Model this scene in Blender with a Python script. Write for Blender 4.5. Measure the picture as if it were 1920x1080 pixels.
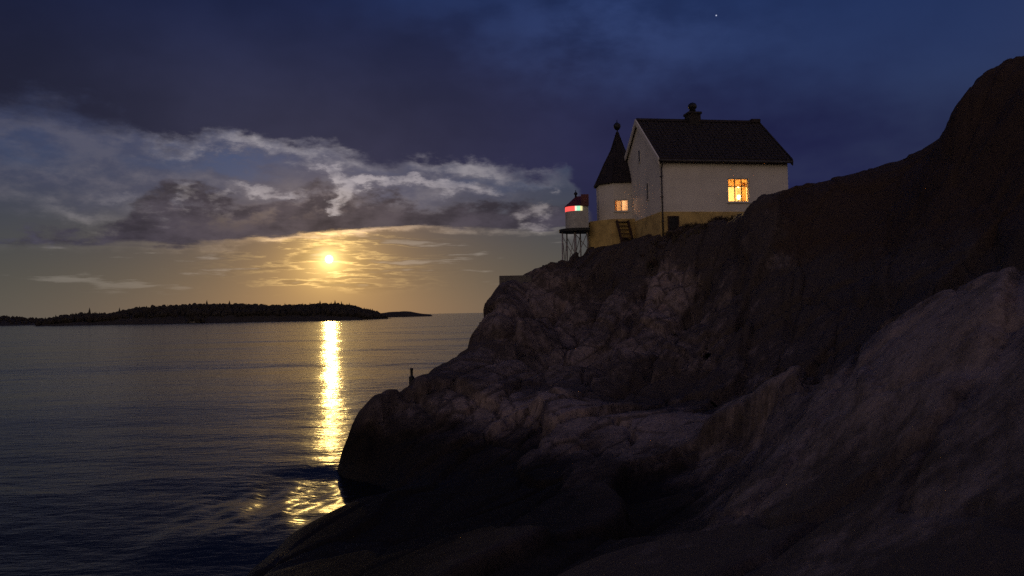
import bpy, bmesh, math, random
import numpy as np
from mathutils import Vector, Matrix

for _o in list(bpy.data.objects):
    bpy.data.objects.remove(_o, do_unlink=True)
scene = bpy.context.scene
COL = scene.collection
R = math.radians

# ------------------------------------------------------------------ camera
FPX = 1450.0                       # focal length in pixels of a 1920 wide frame
EYE = Vector((0.0, 0.0, 5.0))
PITCH, ROLL = 1.78, 1.15
cam_data = bpy.data.cameras.new("camera")
cam = bpy.data.objects.new("camera", cam_data)
COL.objects.link(cam)
cam_data.sensor_width = 36.0
cam_data.lens = 36.0 * FPX / 1920.0
cam_data.clip_start = 0.1
cam_data.clip_end = 60000.0
CAM_ROT = Matrix.Rotation(R(90 + PITCH), 3, 'X') @ Matrix.Rotation(R(-ROLL), 3, 'Z')
cam.matrix_world = Matrix.Translation(EYE) @ CAM_ROT.to_4x4()
scene.camera = cam

def ray(px, py):
    return CAM_ROT @ Vector(((px - 960) / FPX, (540 - py) / FPX, -1.0))

def at(px, py, depth):
    """The point seen at a pixel of the photograph, `depth` metres ahead (along +Y)."""
    d = ray(px, py)
    return EYE + d * (depth / d.y)

def azel(px, py):
    d = ray(px, py).normalized()
    return math.degrees(math.atan2(d.x, d.y)), math.degrees(math.asin(d.z))

MOON_AZ, MOON_EL = azel(617, 486)

# ------------------------------------------------------------------ exposure
scene.view_settings.view_transform = 'Standard'
scene.view_settings.look = 'None'
scene.view_settings.exposure = 0.0
scene.view_settings.gamma = 1.0
scene.view_settings.use_curve_mapping = False
scene.render.engine = 'CYCLES'
scene.cycles.use_denoising = False
scene.cycles.max_bounces = 5
scene.cycles.diffuse_bounces = 2
scene.cycles.glossy_bounces = 2
scene.cycles.transparent_max_bounces = 6
scene.cycles.use_adaptive_sampling = True
scene.cycles.adaptive_threshold = 0.012
scene.cycles.adaptive_min_samples = 12
scene.cycles.sample_clamp_indirect = 4.0
scene.cycles.caustics_reflective = False
scene.cycles.caustics_refractive = False

# ------------------------------------------------------------------ node helper
class G:
    """Small expression builder over a node tree."""
    def __init__(self, tree):
        self.t = tree
    def node(self, kind, **kw):
        n = self.t.nodes.new(kind)
        for k, v in kw.items():
            setattr(n, k, v)
        return n
    def put(self, sock, v):
        if isinstance(v, X):
            self.t.links.new(v.s, sock)
        elif hasattr(v, 'is_output'):
            self.t.links.new(v, sock)
        else:
            if isinstance(v, (tuple, list)) and len(v) == 3 and sock.type == 'RGBA':
                v = (*v, 1.0)
            sock.default_value = v
    def math(self, op, *args, clamp=False):
        n = self.node('ShaderNodeMath', operation=op, use_clamp=clamp)
        for i, a in enumerate(args):
            self.put(n.inputs[i], a)
        return X(self, n.outputs[0])
    def smooth(self, x, a, b, lo=0.0, hi=1.0, kind='SMOOTHSTEP'):
        n = self.node('ShaderNodeMapRange', interpolation_type=kind, clamp=True)
        for i, v in enumerate((x, a, b, lo, hi)):
            self.put(n.inputs[i], v)
        return X(self, n.outputs[0])
    def noise(self, vec, scale, detail=4.0, rough=0.55, dist=0.0, lac=2.0, kind='FBM'):
        n = self.node('ShaderNodeTexNoise', noise_dimensions='3D', noise_type=kind)
        self.put(n.inputs['Vector'], vec)
        for k, v in (('Scale', scale), ('Detail', detail), ('Roughness', rough), ('Distortion', dist), ('Lacunarity', lac)):
            self.put(n.inputs[k], v)
        return X(self, n.outputs['Fac'])
    def vec(self, x, y, z):
        n = self.node('ShaderNodeCombineXYZ')
        for i, v in enumerate((x, y, z)):
            self.put(n.inputs[i], v)
        return X(self, n.outputs[0])
    def sep(self, v):
        n = self.node('ShaderNodeSeparateXYZ')
        self.put(n.inputs[0], v)
        return [X(self, n.outputs[i]) for i in range(3)]
    def mix(self, f, a, b, blend='MIX'):
        n = self.node('ShaderNodeMix', data_type='RGBA', blend_type=blend)
        n.clamp_factor = True
        self.put(n.inputs[0], f); self.put(n.inputs[6], a); self.put(n.inputs[7], b)
        return X(self, n.outputs[2])
    def scale(self, col, f):
        n = self.node('ShaderNodeVectorMath', operation='SCALE')
        self.put(n.inputs[0], col); self.put(n.inputs[3], f)
        return X(self, n.outputs[0])
    def vmath(self, op, a, b):
        n = self.node('ShaderNodeVectorMath', operation=op)
        self.put(n.inputs[0], a); self.put(n.inputs[1], b)
        return X(self, n.outputs['Value'] if op == 'DOT_PRODUCT' else n.outputs[0])
    def curve(self, x, pts):
        """Piecewise curve through (x, y) points; x outside holds the end value."""
        x0, x1 = pts[0][0], pts[-1][0]
        ys = [p[1] for p in pts]
        y0, y1 = min(ys), max(ys) + 1e-6
        n = self.node('ShaderNodeValToRGB')
        n.color_ramp.interpolation = 'EASE'
        el = n.color_ramp.elements
        while len(el) > 1:
            el.remove(el[-1])
        for i, (px, py) in enumerate(pts):
            e = el[0] if i == 0 else el.new((px - x0) / (x1 - x0))
            e.position = (px - x0) / (x1 - x0)
            v = (py - y0) / (y1 - y0)
            e.color = (v, v, v, 1)
        self.put(n.inputs[0], self.smooth(x, x0, x1, 0, 1, 'LINEAR'))
        return X(self, n.outputs[0]) * (y1 - y0) + y0

class X:
    def __init__(self, g, s):
        self.g, self.s = g, s
    def __add__(self, o): return self.g.math('ADD', self, o)
    def __radd__(self, o): return self.g.math('ADD', o, self)
    def __sub__(self, o): return self.g.math('SUBTRACT', self, o)
    def __rsub__(self, o): return self.g.math('SUBTRACT', o, self)
    def __mul__(self, o): return self.g.math('MULTIPLY', self, o)
    def __rmul__(self, o): return self.g.math('MULTIPLY', o, self)
    def __truediv__(self, o): return self.g.math('DIVIDE', self, o)
    def __neg__(self): return self.g.math('MULTIPLY', self, -1.0)
    def __pow__(self, o): return self.g.math('POWER', self, o)

def lin(r, g, b):
    """Linear colour of an 8 bit sRGB triple."""
    def f(c):
        c /= 255.0
        return c / 12.92 if c <= 0.04045 else ((c + 0.055) / 1.055) ** 2.4
    return (f(r), f(g), f(b))

# ------------------------------------------------------------------ world: moonlit dusk sky with broken cloud
world = bpy.data.worlds.new("World")
scene.world = world
world.use_nodes = True
world.cycles.sampling_method = "MANUAL"
world.cycles.sample_map_resolution = 512
wt = world.node_tree
wt.nodes.clear()
g = G(wt)
sky = g.node('ShaderNodeTexSky', sky_type='NISHITA')
sky.sun_disc = False
sky.sun_elevation = R(MOON_EL)
sky.sun_rotation = R(MOON_AZ)
sky.altitude = 0.0
sky.air_density = 1.0
sky.dust_density = 1.2
sky.ozone_density = 6.0
tc = g.node('ShaderNodeTexCoord')
D = X(g, tc.outputs['Generated'])
dx, dy, dz = g.sep(D)
EL = g.math('ARCSINE', dz) * (180 / math.pi)
AZ = g.math('ARCTAN2', dx, dy) * (180 / math.pi)
mdir = Vector((math.sin(R(MOON_AZ)) * math.cos(R(MOON_EL)), math.cos(R(MOON_AZ)) * math.cos(R(MOON_EL)), math.sin(R(MOON_EL))))
MA = g.math('ARCCOSINE', g.math('MINIMUM', g.vmath('DOT_PRODUCT', D, tuple(mdir)), 0.9999999)) * (180 / math.pi)   # degrees from the moon

def streak(k):                      # direction stretched so that cloud lumps lie flat
    return g.vec(dx, dy, dz * k)

AFTERGLOW = 0.50
def ramp_px(pts, back, side):
    """Elevation curve over azimuth from sky features, closed round the back of the sky at `back`."""
    q = sorted(azel(*p) for p in pts)
    return g.curve(AZ, [(-180, back), (q[0][0] - 40, back)] + q + [(90, side), (150, back), (180, back)])

# soft glow of moonlight in the hazy lower air, flatter than it is wide
eg = (EL - MOON_EL) * 1.25
ag = (AZ - MOON_AZ)
flat = g.math('SQRT', eg * eg + ag * ag)
halo_wide = g.math('EXPONENT', flat * (-1 / 8.0))
halo_mid = g.math('EXPONENT', flat * (-1 / 2.6))
ELP = g.math('MAXIMUM', EL, 0.0)
low = g.math('EXPONENT', ELP * (-1 / 6.0))                     # haze layer near the horizon
air = g.math('EXPONENT', ELP * (-1 / 13.0))
def add(a, b): return g.vmath('ADD', a, b)
def col(c, f): return g.scale(c, f)
clear = g.scale(X(g, sky.outputs[0]), g.smooth(EL, 0.0, 20.0, 0.0042, 0.0018))
clear = add(clear, col((0.002, 0.016, 0.090), g.smooth(EL, 2.0, 17.0)))
clear = add(clear, col((0.070, 0.077, 0.074), air))
clear = add(clear, col((1.0, 0.41, 0.045), halo_wide * low * 0.44))
clear = add(clear, col((1.0, 0.52, 0.05), halo_mid * 0.52))
clear = add(clear, col((1.0, 0.74, 0.26), g.math('EXPONENT', MA * (-1 / 0.50)) * 2.2 + g.math('EXPONENT', MA * (-1 / 1.3)) * 0.5))
# the last of the sunset, opposite the rising moon
back = g.smooth(MA, 44.0, 125.0)
clear = add(clear, col((1.0, 0.71, 0.43), back * g.math('EXPONENT', ELP * (-1 / 28.0)) * AFTERGLOW))
sky_col = clear

fwd = g.math('EXPONENT', MA * (-1 / 13.0))
fwd2 = g.math('EXPONENT', MA * (-1 / 4.2))
east = g.smooth(MA, 105.0, 60.0)                                # the clouds lie on the moonward side

# one turbulent field bends every cloud edge
nw = g.node('ShaderNodeTexNoise', noise_dimensions='3D')
g.put(nw.inputs['Vector'], streak(2.3))
for k_, v_ in (('Scale', 13.0), ('Detail', 6.0), ('Roughness', 0.62)):
    nw.inputs[k_].default_value = v_
wr, wg, wb = g.sep(X(g, nw.outputs['Color']))
AW = AZ + (wr - 0.5) * 9.0
EW = EL + (wg - 0.5) * 5.2
nf = g.noise(streak(2.0), 30.0, 5.0, 0.62)
nb = g.noise(streak(1.7), 4.2, 4.0, 0.55)

# --- thin bright streaks low round the moon
n1 = g.noise(streak(9.5), 10.0, 5.0, 0.58)
st_mask = g.math('EXPONENT', ag * ag * (-1 / 34.0)) * g.smooth(EL, 1.3, 2.4) * g.smooth(EL, 7.0, 5.8)
streaks = g.smooth(g.math('ABSOLUTE', n1 - 0.50), 0.045, 0.0) * st_mask * g.smooth(nf, 0.30, 0.62)
veil = g.smooth(n1, 0.49, 0.60) * st_mask
sky_col = g.mix(veil * 0.85, sky_col, g.scale(sky_col, 0.74))
sky_col = add(sky_col, col((1.0, 0.66, 0.22), streaks * (halo_mid * 1.0 + halo_wide * 0.26)))
wisp = g.smooth(n1 + (nb - 0.5) * 0.4, 0.56, 0.68) * g.smooth(EL, 1.0, 3.0) * g.smooth(EL, 6.2, 5.0) * east
sky_col = add(sky_col, col((0.30, 0.27, 0.24), wisp * (0.14 + fwd * 0.40)))

# --- veil of high cloud on the far side of the gap
def puff(x, y, w, h, amp):
    a_, e_ = azel(x, y)
    da = (AW - a_) * (25.3 / w); de = (EW - e_) * (25.3 / h)
    return g.math('EXPONENT', (da * da + de * de) * -1.0) * amp
blue = g.math('MINIMUM', puff(440, 312, 130, 17, 1.0) + puff(40, 290, 60, 25, .5) + puff(690, 330, 60, 12, .6) + puff(900, 345, 90, 12, .5), 1.0)
hazy = (1.0 - blue) * g.smooth(EW, 6.0, 9.0) * g.smooth(EW, 17.0, 12.0) * g.smooth(AZ, 5.0, -3.0) * east
gap = g.smooth(nb + (wb - 0.5) * 0.6, 0.62, 0.42)
sky_col = add(sky_col, col((0.006, 0.022, 0.055), blue * east))
mott = g.smooth(nf * 0.55 + wb * 0.6, 0.46, 0.72)
sky_col = g.mix(hazy * (1.0 - gap * 0.45) * 0.8, sky_col, add(g.mix(mott, lin(56, 61, 86), lin(98, 95, 106)), col((0.12, 0.10, 0.095), fwd)))

# --- low cloud bank
top = ramp_px([(0, 436), (90, 434), (180, 430), (235, 405), (275, 345), (330, 338), (380, 352), (430, 372), (520, 362), (570, 335), (605, 325), (640, 372), (700, 362), (730, 348), (780, 375), (860, 382), (950, 376), (1020, 385), (1150, 392)], 8.0, 8.0)
bot = ramp_px([(0, 462), (250, 463), (430, 464), (500, 452), (560, 438), (700, 428), (780, 431), (900, 436), (1000, 432), (1150, 436)], 4.8, 4.8)
d_top = (top - EW) * 0.9 + (nf - 0.5) * 1.1
d_bot = (EL - bot) * 1.7 + (wg - 0.5) * 2.2 + (nf - 0.5) * 0.9 + (n1 - 0.5) * 2.2
bank = g.math('MINIMUM', d_top, d_bot)
bank_dark = add(col(lin(48, 49, 66), 1.0), col((0.070, 0.043, 0.016), fwd))
bank_dark = g.scale(bank_dark, g.smooth(wb, 0.32, 0.68, 0.66, 1.42))
bank_dark = add(bank_dark, col(lin(46, 47, 66), g.smooth(AZ, -26.0, -34.0) * g.smooth(nf, 0.35, 0.65)))
o_bank = g.smooth(bank, -0.05, 0.75) * g.smooth(AZ, -42.0, -24.0, 0.72, 1.0) * east * (1.0 - g.smooth(EL - bot, 0.8, 2.2) * g.smooth(wb * 0.55 + nf * 0.55, 0.55, 0.68) * 0.85)
sky_col = g.mix(o_bank, sky_col, bank_dark)
def curve_px(pts, y=400):
    return g.curve(AZ, [(azel(x, y)[0], v) for x, v in pts])
rim_b = g.smooth(d_bot, -0.75, 0.02) * g.smooth(d_bot, 0.55, 0.02) * curve_px([(0, .10), (250, .14), (380, .35), (470, .50), (520, 1.0), (620, 1.1), (740, 1.0), (800, .75), (900, .6), (1040, .55), (1130, .2)])
sky_col = add(sky_col, col((0.34, 0.30, 0.27), rim_b * (0.30 + fwd * 0.3) * g.smooth(nf, 0.30, 0.68)))
sky_col = add(sky_col, col((1.0, 0.55, 0.16), rim_b * fwd2 * 0.62 * g.smooth(nf, 0.25, 0.55)))

# --- ragged lit puffs along the bank and in the gap
puffs = None
for p_ in [(165, 408, 70, 20, .42), (240, 362, 55, 14, .34), (60, 380, 60, 16, .16), (120, 330, 70, 14, .16), (285, 388, 30, 8, .22), (338, 377, 16, 9, .30), (300, 422, 14, 8, .24), (405, 374, 20, 16, .42), (480, 345, 60, 10, .55), (545, 356, 30, 8, .5),
           (632, 346, 16, 22, .60), (690, 350, 38, 10, .80), (655, 372, 22, 15, .75), (632, 384, 10, 8, .6), (770, 344, 55, 8, .55), (850, 352, 45, 12, .50), (905, 360, 25, 12, .45), (1008, 404, 34, 14, .62), (1012, 358, 14, 12, .40), (1040, 316, 18, 14, .25), (625, 318, 22, 8, .5)]:
    q_ = puff(*p_)
    puffs = q_ if puffs is None else puffs + q_
puffs = g.smooth(puffs * (0.35 + nf * 1.3), 0.05, 0.85) * east
sky_col = add(sky_col, col((0.30, 0.265, 0.255), puffs * (0.46 + fwd * 0.72)))

# --- the great dark deck above
edge = ramp_px([(-80, 222), (0, 230), (120, 238), (230, 258), (300, 284), (340, 282), (400, 268), (470, 272), (560, 290), (680, 302), (730, 318), (790, 314), (880, 308), (940, 325), (1000, 338), (1060, 322), (1100, 400), (1160, 560), (1220, 660), (2400, 700)], 9.0, -2.0)
deck = (EW - edge) * 0.75 + (nf - 0.5) * 0.9
thin = g.smooth(EL + AZ * 0.36 + (nb - 0.5) * 20.0 + (wr - 0.5) * 3.0, 15.0, 29.0)      # breaks up towards the clear upper right
deck_dark = g.mix(g.smooth(AZ, -20, 24), col(lin(47, 49, 72), 1.0), col(lin(29, 32, 70), 1.0))
deck_dark = add(deck_dark, col((0.020, 0.012, 0.004), fwd))
deck_dark = g.mix(g.smooth(EL, 11.0, 24.0), deck_dark, col(lin(29, 37, 70), 1.0))
deck_dark = g.scale(deck_dark, g.smooth(nb, 0.25, 0.75, 0.82, 1.18) * g.smooth(AZ + EL * 0.25, -36.0, -12.0, 0.62, 1.0))
soft = curve_px([(0, .35), (220, .45), (320, 1.0), (1080, 1.0), (1150, .4)], 300)
o_deck = g.smooth(deck * soft, -0.25, 0.75) * (1.0 - thin * 0.9) * east
sky_col = g.mix(o_deck, sky_col, deck_dark)
rim_d = g.smooth(deck, -0.75, 0.05) * g.smooth(deck, 0.85, 0.05) * curve_px([(0, .02), (200, .08), (270, .35), (340, .75), (420, 1.0), (520, 1.05), (600, .85), (700, .70), (735, .12), (790, .6), (850, .9), (920, .8), (970, .30), (1030, .35), (1080, .10), (1120, 0.0)], 300)
sky_col = add(sky_col, col((0.30, 0.275, 0.265), rim_d * (0.32 + fwd * 0.50) * g.smooth(nf * 0.6 + wb * 0.5, 0.40, 0.72, 0.18, 1.15) * east))
sky_col = add(sky_col, col((0.012, 0.018, 0.045), g.smooth(EL, 13.0, 20.0) * g.math('EXPONENT', (AZ - 8.0) * (AZ - 8.0) * (-1 / 110.0)) * g.smooth(nb + (wr - 0.5) * 0.5, 0.40, 0.66) * east))

# --- one star
sdir = ray(1343, 29).normalized()
star = g.smooth(g.vmath('DOT_PRODUCT', D, tuple(sdir)), math.cos(R(0.055)), math.cos(R(0.02)))
sky_col = add(sky_col, col((0.75, 0.8, 1.0), star * 0.7))

bg = g.node('ShaderNodeBackground')
g.put(bg.inputs[0], sky_col)
bg.inputs[1].default_value = 1.0
out = g.node('ShaderNodeOutputWorld')
wt.links.new(bg.outputs[0], out.inputs[0])

# ------------------------------------------------------------------ moonlight
sun_data = bpy.data.lights.new("moonlight", 'SUN')
sun_data.energy = 0.042
sun_data.angle = R(0.55)
sun_data.color = (1.0, 0.66, 0.20)
sun = bpy.data.objects.new("moonlight", sun_data)
COL.objects.link(sun)
LAMP_EL = MOON_EL + 0.9
ldir = Vector((math.sin(R(MOON_AZ)) * math.cos(R(LAMP_EL)), math.cos(R(MOON_AZ)) * math.cos(R(LAMP_EL)), math.sin(R(LAMP_EL))))
sun.rotation_euler = (-ldir).to_track_quat('-Z', 'Y').to_euler()

# ------------------------------------------------------------------ mesh and object helpers
class MB:
    """Collects shapes and links them as one mesh object."""
    def __init__(self):
        self.v, self.f = [], []
    def add(self, verts, faces):
        n = len(self.v)
        self.v += [tuple(p) for p in verts]
        self.f += [tuple(i + n for i in f) for f in faces]
        return self
    def box(self, x0, x1, y0, y1, z0, z1):
        return self.add([(x, y, z) for z in (z0, z1) for y in (y0, y1) for x in (x0, x1)],
                        [(0, 2, 3, 1), (4, 5, 7, 6), (0, 1, 5, 4), (2, 6, 7, 3), (0, 4, 6, 2), (1, 3, 7, 5)])
    def prism(self, poly, z0, z1, taper=1.0):
        n = len(poly)
        cx = sum(p[0] for p in poly) / n; cy = sum(p[1] for p in poly) / n
        v = [(x, y, z0) for x, y in poly] + [(cx + (x - cx) * taper, cy + (y - cy) * taper, z1) for x, y in poly]
        f = [tuple(range(n - 1, -1, -1)), tuple(range(n, 2 * n))]
        f += [(i, (i + 1) % n, n + (i + 1) % n, n + i) for i in range(n)]
        return self.add(v, f)
    def tube(self, a, b, r0, r1=None, n=8, cap=True):
        a, b = Vector(a), Vector(b); r1 = r0 if r1 is None else r1
        q = (b - a).to_track_quat('Z', 'Y')
        v = []
        for p, r in ((a, r0), (b, r1)):
            v += [p + q @ Vector((math.cos(2 * math.pi * i / n) * r, math.sin(2 * math.pi * i / n) * r, 0)) for i in range(n)]
        f = [(i, (i + 1) % n, n + (i + 1) % n, n + i) for i in range(n)]
        if cap:
            f += [tuple(range(n - 1, -1, -1)), tuple(range(n, 2 * n))]
        return self.add(v, f)
    def bar(self, a, b, w, h):
        a, b = Vector(a), Vector(b)
        q = (b - a).to_track_quat('Z', 'Y')
        v = [p + q @ Vector((sx * w / 2, sy * h / 2, 0)) for p in (a, b) for sx, sy in ((-1, -1), (1, -1), (1, 1), (-1, 1))]
        return self.add(v, [(3, 2, 1, 0), (4, 5, 6, 7), (0, 1, 5, 4), (1, 2, 6, 5), (2, 3, 7, 6), (3, 0, 4, 7)])
    def lathe(self, prof, n=16, c=(0, 0), a0=0.0):
        v = []
        for r, z in prof:
            v += [(c[0] + r * math.cos(a0 + 2 * math.pi * i / n), c[1] + r * math.sin(a0 + 2 * math.pi * i / n), z) for i in range(n)]
        f = []
        for k in range(len(prof) - 1):
            f += [(k * n + i, k * n + (i + 1) % n, (k + 1) * n + (i + 1) % n, (k + 1) * n + i) for i in range(n)]
        f += [tuple(range(n - 1, -1, -1)), tuple(range((len(prof) - 1) * n, len(prof) * n))]
        return self.add(v, f)
    def build(self, name, mat, parent=None, smooth=False):
        me = bpy.data.meshes.new(name)
        me.from_pydata(self.v, [], self.f)
        me.validate(); me.update()
        if smooth:
            me.polygons.foreach_set('use_smooth', [True] * len(me.polygons))
        return link(name, me, mat, parent)

def link(name, me, mat, parent=None):
    o = bpy.data.objects.new(name, me)
    if mat is not None and not me.materials:
        me.materials.append(mat)
    COL.objects.link(o)
    o.parent = parent
    return o

def tag(o, label=None, cat=None, group=None, kind=None):
    for k, v in (('label', label), ('category', cat), ('group', group), ('kind', kind)):
        if v:
            o[k] = v
    return o

def empty(name, loc, rz=0.0):
    o = bpy.data.objects.new(name, None)
    COL.objects.link(o)
    o.location = loc
    o.rotation_euler = (0, 0, rz)
    o.empty_display_size = 0.3
    return o

def bevel(o, w, seg=2):
    m = o.modifiers.new('bevel', 'BEVEL')
    m.width, m.segments, m.limit_method, m.angle_limit = w, seg, 'ANGLE', R(40)
    return o

def material(name, colour, rough=0.7, metal=0.0, vary=0.0, scale=3.0, bump=0.0, bscale=30.0, tint=None, spec=0.5):
    m = bpy.data.materials.new(name)
    m.use_nodes = True
    t = m.node_tree
    p = t.nodes['Principled BSDF']
    k = G(t)
    p.inputs['Roughness'].default_value = rough
    p.inputs['Metallic'].default_value = metal
    p.inputs['Specular IOR Level'].default_value = spec
    tc_ = k.node('ShaderNodeTexCoord')
    ob = tc_.outputs['Object']
    if vary:
        n = k.noise(ob, scale, 5.0, 0.6)
        dark = tint or tuple(c * (1 - vary) for c in colour)
        k.put(p.inputs['Base Color'], k.mix(k.smooth(n, 0.35, 0.7), colour, dark))
    else:
        p.inputs['Base Color'].default_value = (*colour, 1)
    if bump:
        b = k.node('ShaderNodeBump')
        b.inputs['Strength'].default_value = bump
        b.inputs['Distance'].default_value = 0.02
        k.put(b.inputs['Height'], k.noise(ob, bscale, 5.0, 0.6))
        t.links.new(b.outputs[0], p.inputs['Normal'])
    return m

def emitter(name, colour, strength):
    m = bpy.data.materials.new(name)
    m.use_nodes = True
    t = m.node_tree
    p = t.nodes['Principled BSDF']
    p.inputs['Base Color'].default_value = (*[c * 0.5 for c in colour], 1)
    p.inputs['Emission Color'].default_value = (*colour, 1)
    p.inputs['Emission Strength'].default_value = strength
    return m

def clear_glass(name, tint=(0.96, 0.97, 0.96), rough=0.02):
    m = bpy.data.materials.new(name)
    m.use_nodes = True
    t = m.node_tree
    t.nodes.clear()
    k = G(t)
    o = k.node('ShaderNodeOutputMaterial'); mx = k.node('ShaderNodeMixShader')
    tr = k.node('ShaderNodeBsdfTransparent'); gl = k.node('ShaderNodeBsdfGlossy')
    fr = k.node('ShaderNodeFresnel'); fr.inputs[0].default_value = 1.45
    tr.inputs[0].default_value = (*tint, 1)
    gl.inputs['Roughness'].default_value = rough
    t.links.new(fr.outputs[0], mx.inputs[0]); t.links.new(tr.outputs[0], mx.inputs[1]); t.links.new(gl.outputs[0], mx.inputs[2])
    t.links.new(mx.outputs[0], o.inputs[0])
    return m

# numpy gradient noise for terrain relief
_rng = np.random.RandomState(11)
_perm = np.tile(_rng.permutation(256), 3)
_ga = _rng.rand(256) * 2 * np.pi
def pnoise(x, y):
    xi = np.floor(x).astype(int); yi = np.floor(y).astype(int)
    fx, fy = x - xi, y - yi
    xi &= 255; yi &= 255
    def gr(ix, iy, dx_, dy_):
        a = _ga[_perm[_perm[ix & 255] + (iy & 255)]]
        return np.cos(a) * dx_ + np.sin(a) * dy_
    u = fx ** 3 * (fx * (fx * 6 - 15) + 10); v = fy ** 3 * (fy * (fy * 6 - 15) + 10)
    a = gr(xi, yi, fx, fy); b = gr(xi + 1, yi, fx - 1, fy)
    c = gr(xi, yi + 1, fx, fy - 1); d = gr(xi + 1, yi + 1, fx - 1, fy - 1)
    return (a + (b - a) * u) * (1 - v) + (c + (d - c) * u) * v
def fbm(x, y, octs=5, gain=0.5):
    s, a = 0, 1.0
    for i in range(octs):
        s = s + a * pnoise(x * 2 ** i + 17.3 * i, y * 2 ** i - 9.1 * i)
        a *= gain
    return s
def sstep(x, a, b):
    t = np.clip((x - a) / (b - a), 0, 1)
    return t * t * (3 - 2 * t)

def grid_mesh(name, xs, ys, z):
    nx, ny = len(xs), len(ys)
    gx, gy = np.meshgrid(xs, ys)
    co = np.stack([gx, gy, z], -1).reshape(-1, 3).astype(np.float32)
    i = (np.arange(ny - 1)[:, None] * nx + np.arange(nx - 1)[None, :]).ravel()
    fa = np.stack([i, i + 1, i + nx + 1, i + nx], -1).astype(np.int32)
    me = bpy.data.meshes.new(name)
    me.vertices.add(len(co)); me.vertices.foreach_set('co', co.ravel())
    me.loops.add(fa.size); me.loops.foreach_set('vertex_index', fa.ravel())
    me.polygons.add(len(fa)); me.polygons.foreach_set('loop_start', np.arange(0, fa.size, 4, dtype=np.int32))
    me.update(calc_edges=True)
    me.polygons.foreach_set('use_smooth', np.ones(len(fa), dtype=bool))
    return me

def axis(lo, f0, f1, hi, fine, grow=1.12, cap=3.0):
    a = list(np.arange(f0, f1 + 1e-6, fine))
    s, x = fine, f1
    while x < hi:
        s = min(s * grow, cap); x += s; a.append(x)
    s, x, pre = fine, f0, []
    while x > lo:
        s = min(s * grow, cap); x -= s; pre.append(x)
    return np.array(pre[::-1] + a)

# ------------------------------------------------------------------ rock: a height field through surveyed points
# (pixel of the photograph, metres ahead) -> a point of the rock
SURVEY = [
 # seaward edge of the headland, from the water up to the house
 (655, 912, 24.0), (642, 845, 24.6), (650, 800, 25.5), (700, 752, 26.5), (770, 713, 28), (820, 687, 30), (870, 662, 32),
 (890, 618, 34.5), (906, 578, 36.5), (925, 545, 38.5), (950, 522, 40), (980, 512, 41), (1010, 497, 42.5), (1050, 488, 44.5), (1100, 468, 45.5), (1150, 458, 44.5),
 # ground along the house
 (1182, 449, 43.5), (1240, 440, 40.6), (1300, 421, 41), (1370, 408, 41),
 # the knoll and the hill on the right
 (1388, 402, 36.5), (1402, 380, 35.5), (1440, 363, 35), (1485, 351, 35), (1600, 326, 34), (1700, 293, 32), (1755, 266, 30),
 (1777, 228, 28.5), (1800, 180, 27), (1845, 136, 25.5), (1920, 105, 24), (2050, 62, 22.5), (2300, 45, 20),
 # faces
 (1010, 545, 39.5), (1100, 525, 40.5), (1200, 480, 40.5), (1330, 445, 38.2), (1010, 600, 36.5), (1100, 605, 36), (1240, 500, 38.6), (1235, 610, 34.0), (1340, 520, 35.5), (1380, 450, 35.8),
 (1100, 700, 31), (1000, 650, 33), (950, 705, 29), (1190, 690, 30.5), (1240, 735, 28.5), (1330, 620, 31.2), (1400, 560, 31), (1400, 700, 26.5), (1500, 480, 31.5), (1500, 620, 27),
 (1600, 420, 31), (1600, 540, 26.5), (1700, 450, 27.5), (1700, 380, 29.3), (1850, 250, 25.5), (1850, 380, 23), (1850, 480, 19.5), (1750, 540, 20.5), (1650, 600, 21.5), (1500, 700, 22), (1340, 765, 23.5), (1450, 740, 22.5),
 (970, 770, 24.5), (860, 770, 25.5), (830, 800, 24), (1050, 850, 20), (1150, 785, 22), (1230, 775, 23),
 (960, 900, 18), (800, 900, 20), (700, 890, 22.8),
 # near shore and the slab in the foreground
 (655, 938, 20.5), (600, 964, 18.9), (540, 990, 17.6), (480, 1045, 15.5), (440, 1085, 14.4),
 (700, 1000, 15.5), (960, 1000, 13.5), (960, 1080, 10.2), (700, 1080, 12.0), (1300, 960, 12.8), (1300, 1080, 8.6), (1600, 1070, 6.8), (1650, 930, 9.2),
 (1920, 530, 12.5), (1800, 562, 13.2), (1700, 604, 14), (1600, 655, 15), (1500, 714, 16.3), (1400, 760, 18), (1330, 800, 18.3),
 (1400, 850, 14.8), (1600, 750, 12.2), (1850, 620, 10), (1850, 760, 7.8), (1920, 900, 5.6), (1920, 1080, 4.3), (1200, 850, 18),
]
WORLD_PTS = [
 (0, 0, 3.3), (1.5, 2.2, 3.3), (-2.5, 3, 2.6), (0, -10, 4), (14, -10, 8), (13, 3, 7.4), (24, 10, 12), (32, 26, 15), (32, 46, 12), (-7, 2, 0), (-5, 8, 0.1), (-12, -10, -1), (-12, 8, -2),
 (-8.5, 14, -1.2), (-22, 0, -3), (-16, 20, -3), (-11, 27, -2.6), (-9, 36, -3), (-5, 44, -3), (-1.5, 40.5, -0.5), (0, 50, -2.6), (4, 58, -2), (10, 62, 1.0), (20, 60, 6.0),
 (-4.5, 22, -0.9), (-6.5, 24, -1.6), (-7.2, 20, -1.7), (-5.8, 18, -0.6), (-4.6, 31, -0.8), (-2.5, 36, -0.6), (5, 50, 7.4), (9, 50, 8.5), (14, 50, 9.2), (14, 44, 9.6), (18, 40, 10.5), (3.0, 49, 4.5), (1.4, 45.5, 3.0),
 (-40, 30, -6), (-30, -30, -4), (10, -40, 6), (45, -30, 12), (60, 40, 14), (50, 90, 4), (10, 90, -5), (-30, 80, -6), (80, 0, 12), (9.5, 17.5, 4.0), (12, 20, 5.6),
]
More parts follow.
